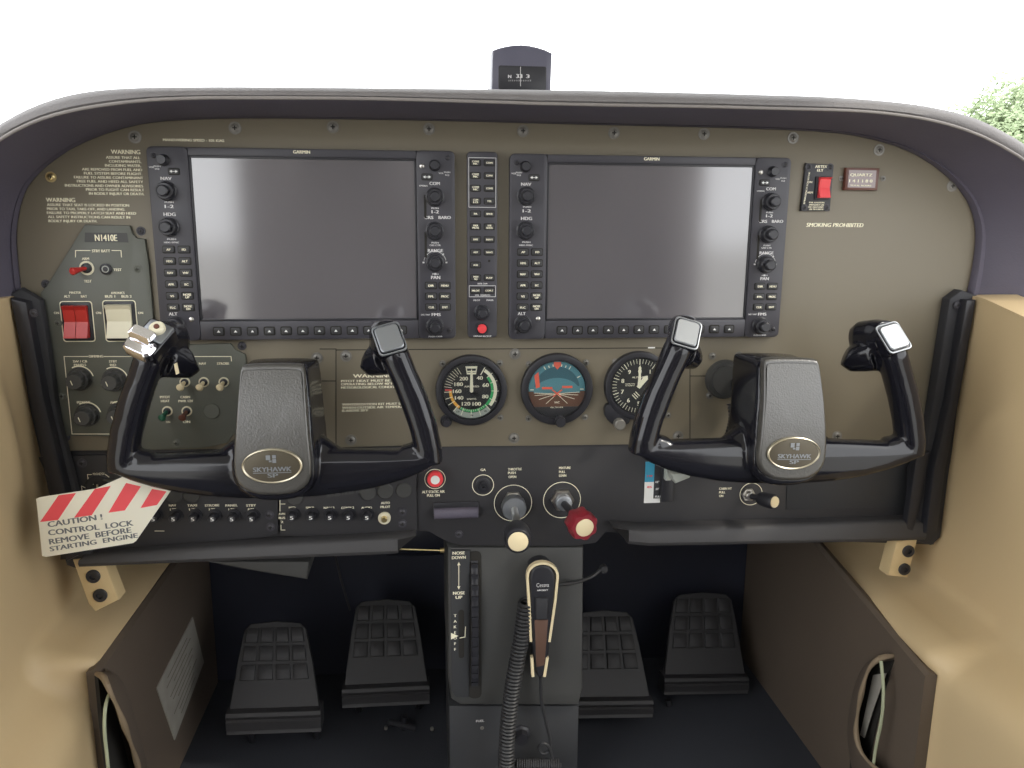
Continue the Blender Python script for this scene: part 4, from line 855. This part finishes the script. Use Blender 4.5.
P = px_poly([(451, 633), (458.5, 636), (451, 639.5)], Y-.2); b.flat(P, Y-.2); line(b, [(460, 638), (465, 637), (465.5, 627)], Y, 1.0)
obj('trim_lettering', b, 'cream', pe)
b = MB(); c = on(461.3, 634, 1); b.prism(rrect(c[0], c[2], 6.5, 62, 3), .75, 1); obj('indicator_slot', b, 'seam', pe)
b = MB(); c = on(474.5, 624, 3); b.prism(rrect_px(468, 481.5, 551.5, 698, 2.4, 6), 2.4, 3.2); obj('wheel_slot', b, 'seam', pe)
b = MB(); x_, z_ = c[0], c[2]; R_ = []
for i in range(25):
    zz = z_-79+158*i/24; yy = -8+10*((zz-z_)/79)**2; R_.append((x_, yy+4, zz))
b.sections(R_, [(5, 4.6)]*25, 14, 4)
for i in range(-6, 7):
    zz = z_+i*12.6; yy = -8+10*((zz-z_)/79)**2; b.obox((x_, yy-1.5, zz), (3.8, 0, 0), (0, 2, 0), (0, 0, 2.6))
obj('trim_wheel', b, 'black', pe)
b = MB(); c = on(521, 733, 12); b.lathe(c, [(0, 12), (3, 12), (5, 9), (14, 8), (14, .1)], 8); obj('fuel_fitting', b, 'black', pe)
b = MB(); c = on(482, 728, 12); b.lathe(c, [(0, 2.5), (1, 2), (1, .1)], 12); obj('rivet', b, 'dull_steel', pe)
b = MB(); b.t('FUEL', 476, 484, 722, 2.2, Y=11.6); obj('faint_print', b, 'grey_print', pe)

# ================================================================== MICROPHONE
mc = thing('hand_microphone', 'black hand microphone edged in cream hanging on the pedestal front', 'microphone', on(541, 680, -12))
MY = -24
body_px = [(529, 575), (533, 567), (543, 564), (552, 567), (556.5, 576), (556, 590), (551, 640), (548, 660), (545.5, 678), (536.5, 678), (534, 660), (532, 640), (529, 600)]
b = MB(); b.prism(smooth_poly(px_poly(body_px, MY), 1), MY, 2, 4, 3); obj('body', b, 'black', mc)
def band(pts, w, yf, yb): 
    b = MB(); P = [Vector(on(*q, yf)) for q in pts]; R = []
    for i, p in enumerate(P):
        t = (P[min(i+1, len(P)-1)]-P[max(i-1, 0)]).normalized(); n = Vector((-t.z, 0, t.x))
        R.append([p+n*w, Vector((p.x, yb, p.z))+n*w, Vector((p.x, yb, p.z))-n*w, p-n*w])
    b.rings(R); return b
def arc_pts(cx, cy, rx, ry, a0, a1, n=14): return [(cx+rx*math.cos(math.radians(a0+(a1-a0)*i/n)), cy+ry*math.sin(math.radians(a0+(a1-a0)*i/n))) for i in range(n+1)]
obj('edge_band', band([(531, 642), (529, 600), (527.5, 578)]+arc_pts(542.8, 576, 15, 12.5, 180, 360)+[(557.5, 580), (555.5, 600), (549.5, 642)], 1.4, -25, -18), 'beige_plastic', mc)
obj('edge_foot', band([(532, 658), (533, 677)], 1.6, -25, -18), 'beige_plastic', mc); obj('edge_foot', band([(547.5, 658), (544.5, 677)], 1.6, -25, -18), 'beige_plastic', mc)
b = MB(); b.prism(px_poly([(534.5, 620), (548, 620), (544.5, 665), (536.5, 667)], -25), -25.4, -24, .3); obj('grip_strip', b, 'wood_stripe', mc)
b = MB(); b.prism(px_poly([(536, 598), (548, 598), (547, 619), (536, 619)], -27), -28.5, -24, 1); obj('talk_switch', b, 'black_matte', mc)
b = MB(); b.t('Cessna', 536.5, 549, 587, 4, Y=-24.4, bold=False); b.t('AIRCRAFT', 537, 548, 591, 1.6, Y=-24.4); obj('lettering', b, 'grey_print', mc)
# coiled cord
b = MB(); cl = [on(*q, y) for q, y in (((526, 600), -14), ((521, 640), -18), ((513, 680), -20), ((508, 720), -20), ((506, 755), -22), ((507, 800), -24))]
cl = resample(smooth_poly(cl, 2, False), 560); pts = []
for i, p in enumerate(cl):
    a = i*2*PI/10; pts.append((p[0]+8.2*math.cos(a), p[1]-2+8.2*math.sin(a), p[2]))
b.tube(pts, 2.0, 6); solo('coiled_cord', b, 'cord', 'thick coiled black cord running down left of the hand microphone', 'cord')
b = MB(); b.tube(smooth_poly([on(540.5, 676, -16), on(541, 700, -12), on(546, 722, -6), on(551, 742, -6), on(549, 753, -6), on(541, 754, -6), on(538, 747, -6), on(543, 742, -8), on(551, 748, -8), on(554, 775, -8)], 2, False), 2.0, 8); solo('microphone_lead', b, 'cord', 'thin dark lead dropping from the microphone foot to a small loop', 'cord')
b = MB(); hp = resample([on(515, 764, -10), on(560, 764, -10)], 160); b.tube([(p[0], p[1]+5*math.sin(i*2*PI/8), p[2]+5*math.cos(i*2*PI/8)) for i, p in enumerate(hp)], 1.5, 6); solo('coiled_cord', b, 'cord', 'short coiled cord lying across the pedestal foot at the bottom edge', 'cord')
b = MB(); b.tube(smooth_poly([on(556, 585, -14), on(575, 583, -2), on(590, 578, 10), on(598, 572, 15), on(603, 566, 20)], 2, False), [2.2]*18 if False else 2.2, 8); b.lathe(on(603, 567, 22), [(0, 4.5), (8, 4.5), (8, .1)], 16); solo('hanger_cable', b, 'cord', 'dark cable curving from the pedestal edge up to a plug right of the microphone', 'cable')

# ================================================================== RUDDER PEDALS
def pedal(px_bl, px_br, top_l, top_r, Yb, Yt, lbl, ledge):
    A1 = Vector(on(*px_bl, Yb)); B1 = Vector(on(*px_br, Yb)); C1 = Vector(on(*top_r, Yt)); D1 = Vector(on(*top_l, Yt))
    t = thing('rudder_pedal', lbl, 'rudder pedal', ((A1.x+B1.x)/2, Yb, A1.z-ledge), 'rudder pedals')
    nrm = (B1-A1).cross(D1-A1).normalized()
    if nrm.y > 0: nrm = -nrm
    def P_(u, v): return (A1*(1-u)+B1*u)*(1-v)+(D1*(1-u)+C1*u)*v
    o = [P_(0, 0), P_(1, 0), P_(.99, .6), P_(.96, .93), P_(.88, 1), P_(.5, 1.03), P_(.12, 1), P_(.04, .93), P_(.01, .6)]
    b = MB(); b.rings([[p-nrm*8 for p in o], [p for p in o], [p*.98+P_(.5, .5)*.02+nrm*1.2 for p in o]]); obj('foot_plate', b, 'pedal', t)
    b = MB()
    for i in range(4):
        for j in range(3):
            u0, u1 = .07+i*.22, .07+i*.22+.185; v0, v1 = .34+j*.215, .34+j*.215+.18
            q = [P_(u0, v0), P_(u1, v0), P_(u1, v1), P_(u0, v1)]; cc = (q[0]+q[1]+q[2]+q[3])/4
            b.rings([[p+nrm*1.0 for p in q], [p*.96+cc*.04+nrm*3.4 for p in q], [p*.84+cc*.16+nrm*4.2 for p in q]])
    obj('tread_blocks', b, 'pedal', t)
    b = MB(); x0_, x1_ = A1.x-2, B1.x+2; z = A1.z; R = []
    prof = [(0, 4), (-9, 3), (-12, -1), (-10, -6), (-13, -8), (-13, -ledge+8), (-10, -ledge+6), (-12, -ledge+2), (0, -ledge), (20, -ledge), (20, 0)]
    for xx, dz in ((x0_, 0), (x1_, B1.z-A1.z)): R.append([(xx, Yb+dy, z+dz+q) for dy, q in prof])
    b.rings(R); obj('heel_bar', b, 'pedal', t, ang=20)
    for s in (0, 1):
        q = P_(.12+.76*s, 0); b = MB(); b.tube([(q.x, Yb+12, q.z-ledge/2), (q.x, Yb+40, (q.z-ZF)/2), (q.x, Yb+55, -ZF+2)], 5, 10); obj('arm', b, 'dull_steel' if False else 'black', t)
    return t
pedal((229, 712), (320, 709), (243, 624), (308, 623), 130, 200, 'black rudder pedal nearest the left kick panel', 28)
pedal((344, 688), (428, 684), (354, 602), (417, 601), 190, 260, 'black rudder pedal just left of the centre pedestal', 26)
pedal((566, 700), (650, 699), (572, 613), (634, 612), 170, 240, 'black rudder pedal half hidden behind the right side of the pedestal', 24)
pedal((664, 677), (745, 676), (672, 595), (733, 594), 230, 300, 'black rudder pedal nearest the right kick panel', 25)
# linkages between pedals
t = thing('pedal_linkage', 'small metal rudder linkage bolts under the pedal left of the pedestal', 'linkage', on(400, 745, 190), 'pedal linkages')
b = MB(); b.tube([on(388, 722, 190), on(415, 728, 190)], 5, 10); b.box(on(388, 740, 190)[0], on(398, 740, 190)[0], 185, 200, on(392, 750, 190)[2], on(392, 733, 190)[2], 1); b.tube([on(405, 716, 190), on(402, 745, 200)], 5, 10); obj('arm', b, 'black', t)
for i, q in enumerate(((408, 741), (394, 753), (386, 727), (432, 728))):
    b = MB(); c = on(*q, 184); b.lathe(c, [(0, 4 if i == 0 else 2.6), (4, 4 if i == 0 else 2.6), (4, .1)], 12); obj('bolt', b, 'dull_steel', t, c)
t = thing('pedal_linkage', 'small metal rudder linkage bolt under the pedal next to the right kick panel', 'linkage', on(673, 735, 190), 'pedal linkages')
b = MB(); b.tube([on(668, 700, 215), on(674, 740, 205)], 5, 10); obj('arm', b, 'black', t); b = MB(); c = on(673, 729, 195); b.lathe(c, [(0, 4), (4, 4), (4, .1)], 12); obj('bolt', b, 'dull_steel', t, c)
b = MB(); b.tube([on(335, 553, 60), on(341, 580, 120), on(350, 610, 200)], 1.6, 8); solo('control_cable', b, 'cord', 'thin taut cable dropping behind the pedal left of the pedestal', 'cable')
# kick duct under the left rail
b = MB(); P = [on(207, 562, 10), on(309, 562, 10), on(307, 580, 10), (on(262, 573, 10)), ]; b.prism([(p[0], p[2]) for p in P], 11, 349, 2); solo('heater_duct', b, 'console', 'grey wedge shaped duct lip under the left rail', 'duct')
b = MB(); b.tube([on(398, 549, 0), on(442, 550.5, 0)], 1.0, 8); b.lathe(on(440, 550.5, 0), [(0, 3), (5, 3), (5, .1)], 12, axis=(1, 0, .0)); solo('brass_pin', b, 'brass', 'thin brass rod with a small tip under the middle of the lower panel', 'pin')

# ================================================================== KICK PANELS
def kick(s, X, top, near_z, lbl):
    """top: [(y,z)...] near to far"""
    t = thing('kick_panel', lbl, 'kick panel', (X, top[0][0], -ZF), 'footwell kick panels'); b = MB(); R = []
    for y, z in top: R.append([(X, y, z), (X+s*6, y, z+3), (X+s*14, y, z), (X+s*14, y, -ZF), (X, y, -ZF)])
    b.rings(R); obj('board', b, 'kick', t); return t
kl_ = kick(-1, -400, [(-69, -531), (100, -530), (257, -528), (345, -527)], 0, 'brown left footwell kick panel with a metal placard and sagging map pocket')
b = MB(); q = [onx(*p, -398.6) for p in ((157, 688), (193, 617), (204, 662), (175, 740))]; b.rings([[(-400, p[1], p[2]) for p in q], q]); obj('data_placard', b, 'placard', kl_)
b = MB()
for u in range(9):
    k = .12+u*.095; a = Vector(q[0])*(1-k)+Vector(q[3])*k; e = Vector(q[1])*(1-k)+Vector(q[2])*k; m_ = a*.88+e*.12; n_ = a*.15+e*.85; d = n_-m_
    b.obox((m_+n_)/2+Vector((.3, 0, 0)), (.15, 0, 0), d/2*(.75+.25*math.sin(u*2.3)), (0, 0, .4))
obj('placard_print', b, 'kick', kl_)
b = MB(); o1 = [onx(*p, -396) for p in ((146, 664), (219, 588), (224, 700), (160, 800))]; b.rings([[(-400, p[1], p[2]) for p in o1], [(-396, p[1], p[2]) for p in o1]]); 
kr_ = kick(1, 470, [(-134, -547), (0, -525), (129, -504), (345, -480)], 0, 'brown right footwell kick panel with a sagging map pocket and pale wire')
def pocket(parent, X, s, edge, far, m='pocket'):
    """cloth map pocket: free edge stands off the board, the rest runs back onto it"""
    E_ = [onx(x, y, X-s*off) for x, y, off in edge]; F_ = [onx(x, y, X-s*1) for x, y in far]
    E_ = resample(smooth_poly(E_, 2, False), 26); F_ = resample(smooth_poly(F_, 1, False), 26); b = MB(); R = []
    for e, f in zip(E_, F_):
        e = Vector(e); f = Vector(f); md = (e*.5+f*.5)+Vector((-s*6, 0, 0)); R.append([e, md, f, f+Vector((s*2, 0, 0)), md+Vector((s*2, 0, 0)), e+Vector((s*2, 0, 0))])
    b.m = 1; b.rings(R); b.m = 0; b.tube(E_, [2.6+.8*math.sin(i*.9) for i in range(26)], 8); o = obj('map_pocket', b, [m, 'kick'], parent); return o
pocket(kr_, 470, 1, [(893, 656, 1), (880, 657, 18), (868, 668, 26), (862, 690, 28), (858, 710, 26), (855, 735, 26), (862, 756, 24), (880, 772, 20), (900, 790, 10)], [(888, 653), (864, 664), (852, 690), (847, 735), (851, 768), (860, 800), (880, 830)])
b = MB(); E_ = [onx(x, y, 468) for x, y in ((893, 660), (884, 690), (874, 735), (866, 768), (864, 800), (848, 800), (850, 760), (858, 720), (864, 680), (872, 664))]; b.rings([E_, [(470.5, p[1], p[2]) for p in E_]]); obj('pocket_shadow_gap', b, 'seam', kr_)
b = MB(); E_ = [onx(x, y, 460) for x, y in ((873, 675), (886, 673), (872, 712), (864, 738), (860, 735))]; b.rings([E_, [(p[0]+1, p[1], p[2]) for p in E_]]); obj('folded_paper', b, 'placard', kr_)
b = MB(); b.tube(smooth_poly([onx(x, y, 452) for x, y in ((881, 661), (884, 690), (882, 720), (876, 745), (872, 775), (870, 800))], 2, False), 1.9, 8); obj('pale_wire', b, 'wire_green', kr_)
pocket(kl_, -400, -1, [(97, 674, 1), (104, 676, 14), (109, 690, 22), (118, 708, 26), (126, 730, 26), (134, 752, 24), (142, 780, 22), (150, 800, 16)], [(106, 668), (122, 678), (132, 705), (140, 740), (147, 775), (153, 810)])
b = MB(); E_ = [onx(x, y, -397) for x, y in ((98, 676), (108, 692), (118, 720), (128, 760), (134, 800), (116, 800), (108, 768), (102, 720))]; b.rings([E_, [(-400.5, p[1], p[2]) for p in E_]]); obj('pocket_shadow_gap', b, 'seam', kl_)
b = MB(); b.tube(smooth_poly([onx(x, y, -385) for x, y in ((111, 690), (105, 705), (104, 730), (107, 755), (110, 790))], 2, False), 1.8, 8); obj('pale_wire', b, 'wire_green', kl_)

# ================================================================== CABIN SHELL (setting)
def wall(name, s, Xu, Xk, kick_near, ztop, crease, fold):
    ys = [-330+8*i for i in range(43)]+[30, 80, 150, 250, 350]
    zs = [ztop+4, ztop, ztop-6]+[-165-9*i for i in range(48)]+[-600, -620, -660, -720, -ZF]
    b = MB(); G = []
    for y in ys:
        row = []
        k = min(1, max(0, (kick_near-y)/25+.5))                  # 1 aft of the kick panel, 0 beside it
        for z in zs:
            bul = 10*math.exp(-((z+300)/110)**2)*math.exp(-((y+150)/120)**2)
            # pressed-in folds of the moulded trim run down and aft
            d1 = (z-fold[1])*math.cos(fold[2])+(y-fold[0])*math.sin(fold[2]); l1 = -(z-fold[1])*math.sin(fold[2])+(y-fold[0])*math.cos(fold[2])
            fa = max(0, min(1, (-y-38)/30))/(1+math.exp(-(-z+fold[1])/18)); x = Xu-bul-fold[3]*math.exp(-(d1/15)**2)*fa+fold[3]*.8*math.exp(-((d1-30)/22)**2)*fa
            zc = crease(y)
            dip = 1/(1+math.exp((z-zc)/9))                       # below the crease the trim steps inboard
            x1 = x-dip*((Xu-Xk)-14)
            z_edge = -505; u = min(1, max(0, (z_edge-z)/22))
            x0 = x+(Xk+3-x)*u+(8*max(0, min(1, (-530-z)/20)))
            xx = x1*k+x0*(1-k)
            if z == ztop+4: xx += 40
            z2 = z+(-.2*max(0, -(y+30)) if s > 0 else 0)*max(0, min(1, (z+330)/150)); row.append((45+s*(xx), y, z2))
        G.append(row)
    b.rings([G[i] for i in range(len(G))], closed=False, cap0=False, cap1=False)
    return struct(name, b, 'tan', ang=60)
wall('wall_left', -1, 513, 445, -69, -147, lambda y: -545+.22*(y+69) if y > -400 else -600, (-70, -230, math.radians(80), 7))
wall('wall_right', 1, 514, 427, -134, -150, lambda y: -525-.05*(y+60) if y > -400 else -600, (-75, -275, math.radians(40), 8))
b = MB(); b.box(-700, 800, -1600, 360, -ZF-20, -ZF); struct('floor', b, 'carpet')
b = MB(); b.box(-700, 800, 350, 365, -ZF, 10); R = []
b.sections([(-130, 330, -560), (-60, 322, -545), (0, 330, -560)], [(20, 26), (26, 40), (20, 26)], 18, 2.2, ref=(0, 1, 0)); struct('wall_front', b, 'firewall')
b = MB(); b.box(-560, 650, -1600, 40, 420, 440); struct('ceiling', b, 'headliner')
b = MB()
G = []
for i in range(13):
    a = i/12; row = []
    for j in range(17):
        u = j/16*2-1; y = 370-330*a**1.1; z = -10+430*a; x = 45+u*(560-30*a); row.append((x, y-60*u*u, z))
    G.append(row)
b.rings(G, closed=False, cap0=False, cap1=False); struct('window_1', b, 'windscreen')
b = MB(); b.box(-560, 650, -1600, -1580, -ZF, 280); struct('wall_back', b, 'rear_trim')
b = MB(); b.box(-565, -550, -1580, -1430, -ZF, 280); struct('trim_1', b, 'rear_trim')
b = MB(); b.box(640, 655, -1580, -1190, -ZF, 280); struct('trim_2', b, 'rear_trim')
# hood shoulders close the corner between hood and side walls
# headset jack blocks
for s, px_pts, holes, lbl in ((-1, [(72, 560), (102, 556), (119, 600), (95, 612), (88, 604)], [(93.5, 576), (100.5, 595)], 'cream headset jack block with two sockets under the left end of the rail'),
                              (1, [(897, 541), (918, 539), (908, 578), (888, 576)], [(908, 551), (904, 569)], 'cream headset jack block with two sockets under the right end of the rail')):
    Yj = -16; t = thing('headset_jack_block', lbl, 'jack block', on(px_pts[3][0], px_pts[3][1], Yj), 'headset jack blocks')
    b = MB(); b.prism(px_poly(px_pts, Yj), Yj, 4, 2.5); obj('block', b, 'tan_block', t)
    for q in holes:
        c = on(*q, Yj); b = MB(); b.lathe(c, [(0, 7.4), (2, 7.4), (2.6, 6.6), (2.6, 3.4), (.4, 3.4), (.4, .1)], 24); obj('jack_socket', b, 'black', t, c)
# seats behind the viewer (they show in the displays)
def seat(x, y, lbl, g):
    t = thing('cabin_chair', lbl, 'seat', (x, y, -ZF), g)
    b = MB(); b.sections([(x, y, -ZF+10), (x, y, -ZF+200), (x, y, -ZF+300)], [(180, 170), (210, 210), (220, 220)], 24, 5, ref=(0, 1, 0)); obj('cushion', b, 'seat', t)
    b = MB(); b.sections([(x, y-180, -ZF+280), (x, y-230, -ZF+550), (x, y-260, -ZF+780)], [(55, 220), (60, 210), (45, 180)], 24, 4, ref=(0, 1, 0)); obj('backrest', b, 'seat', t)
    b = MB(); b.sections([(x, y-262, -ZF+800), (x, y-268, -ZF+880), (x, y-272, -ZF+950)], [(38, 120), (45, 125), (30, 100)], 24, 3, ref=(0, 1, 0)); obj('headrest', b, 'seat', t)
seat(-285, -1150, 'dark cabin seat behind the left yoke position, behind the viewer', 'rear cabin seats'); seat(345, -1150, 'dark cabin seat behind the right yoke position, behind the viewer', 'rear cabin seats')

# ================================================================== OUTSIDE
b = MB(); b.box(-60000, 60000, -60000, 90000, -ZF-1300, -ZF-1200); struct('ground', b, 'apron')
tree = thing('broadleaf_tree', 'pale sunlit tree beyond the windscreen at the far right', 'tree', (14600, 20000, -ZF-1200))
tc = Vector(CP)+Vector(ray(1026, 146))*20000
LOC[tree.name] = Vector((tc.x, tc.y, -ZF-1200)); tree.location = W(LOC[tree.name])
b = MB(); b.tube([(tc.x, tc.y, -ZF-1200), (tc.x+60, tc.y, -ZF), (tc.x, tc.y, tc.z-400), (tc.x, tc.y, tc.z+900)], [230, 180, 130, 40], 10)
for i in range(7):
    a = i*.9; b.tube([(tc.x, tc.y, tc.z-900+i*180), (tc.x+900*math.cos(a), tc.y+900*math.sin(a), tc.z-300+i*220)], [60, 15], 6)
obj('trunk', b, 'trunk', tree)
b = MB()
cl_ = [(Vector((random.gauss(0, 1), random.gauss(0, 1), random.gauss(0, .75)))*950, random.uniform(450, 750)) for _ in range(60)]
for _ in range(20000):
    cc, r = random.choice(cl_); d = Vector((random.gauss(0, 1), random.gauss(0, 1), random.gauss(0, 1))).normalized()*r*random.uniform(.6, 1)
    p = tc+cc+d; u = Vector((random.gauss(0, 1), random.gauss(0, 1), random.gauss(0, 1))).normalized(); v = u.orthogonal().normalized(); L_ = random.uniform(55, 95)
    b.add([p-u*L_, p+v*L_*.45, p+u*L_, p-v*L_*.45], [(0, 1, 2, 3)])
obj('foliage', b, 'leaf', tree)

# ================================================================== LIGHT
w = bpy.data.worlds.new('sky'); bpy.context.scene.world = w; w.use_nodes = True; nt = w.node_tree; bg = nt.nodes['Background']
bg.inputs['Color'].default_value = (.97, .985, 1.0, 1); bg.inputs['Strength'].default_value = 3.0
sd = bpy.data.lights.new('sun', 'SUN'); sd.energy = 1.2; sd.angle = math.radians(4); sd.color = (1, .93, .80); so = bpy.data.objects.new('sun', sd); COL.objects.link(so)
so.rotation_euler = Vector((-.62, .30, -.72)).to_track_quat('-Z', 'Y').to_euler()
sc = bpy.context.scene; sc.view_settings.view_transform = 'Standard'; sc.view_settings.look = 'None'; sc.view_settings.gamma = 1; sc.view_settings.use_curve_mapping = False; sc.view_settings.exposure = 0.2
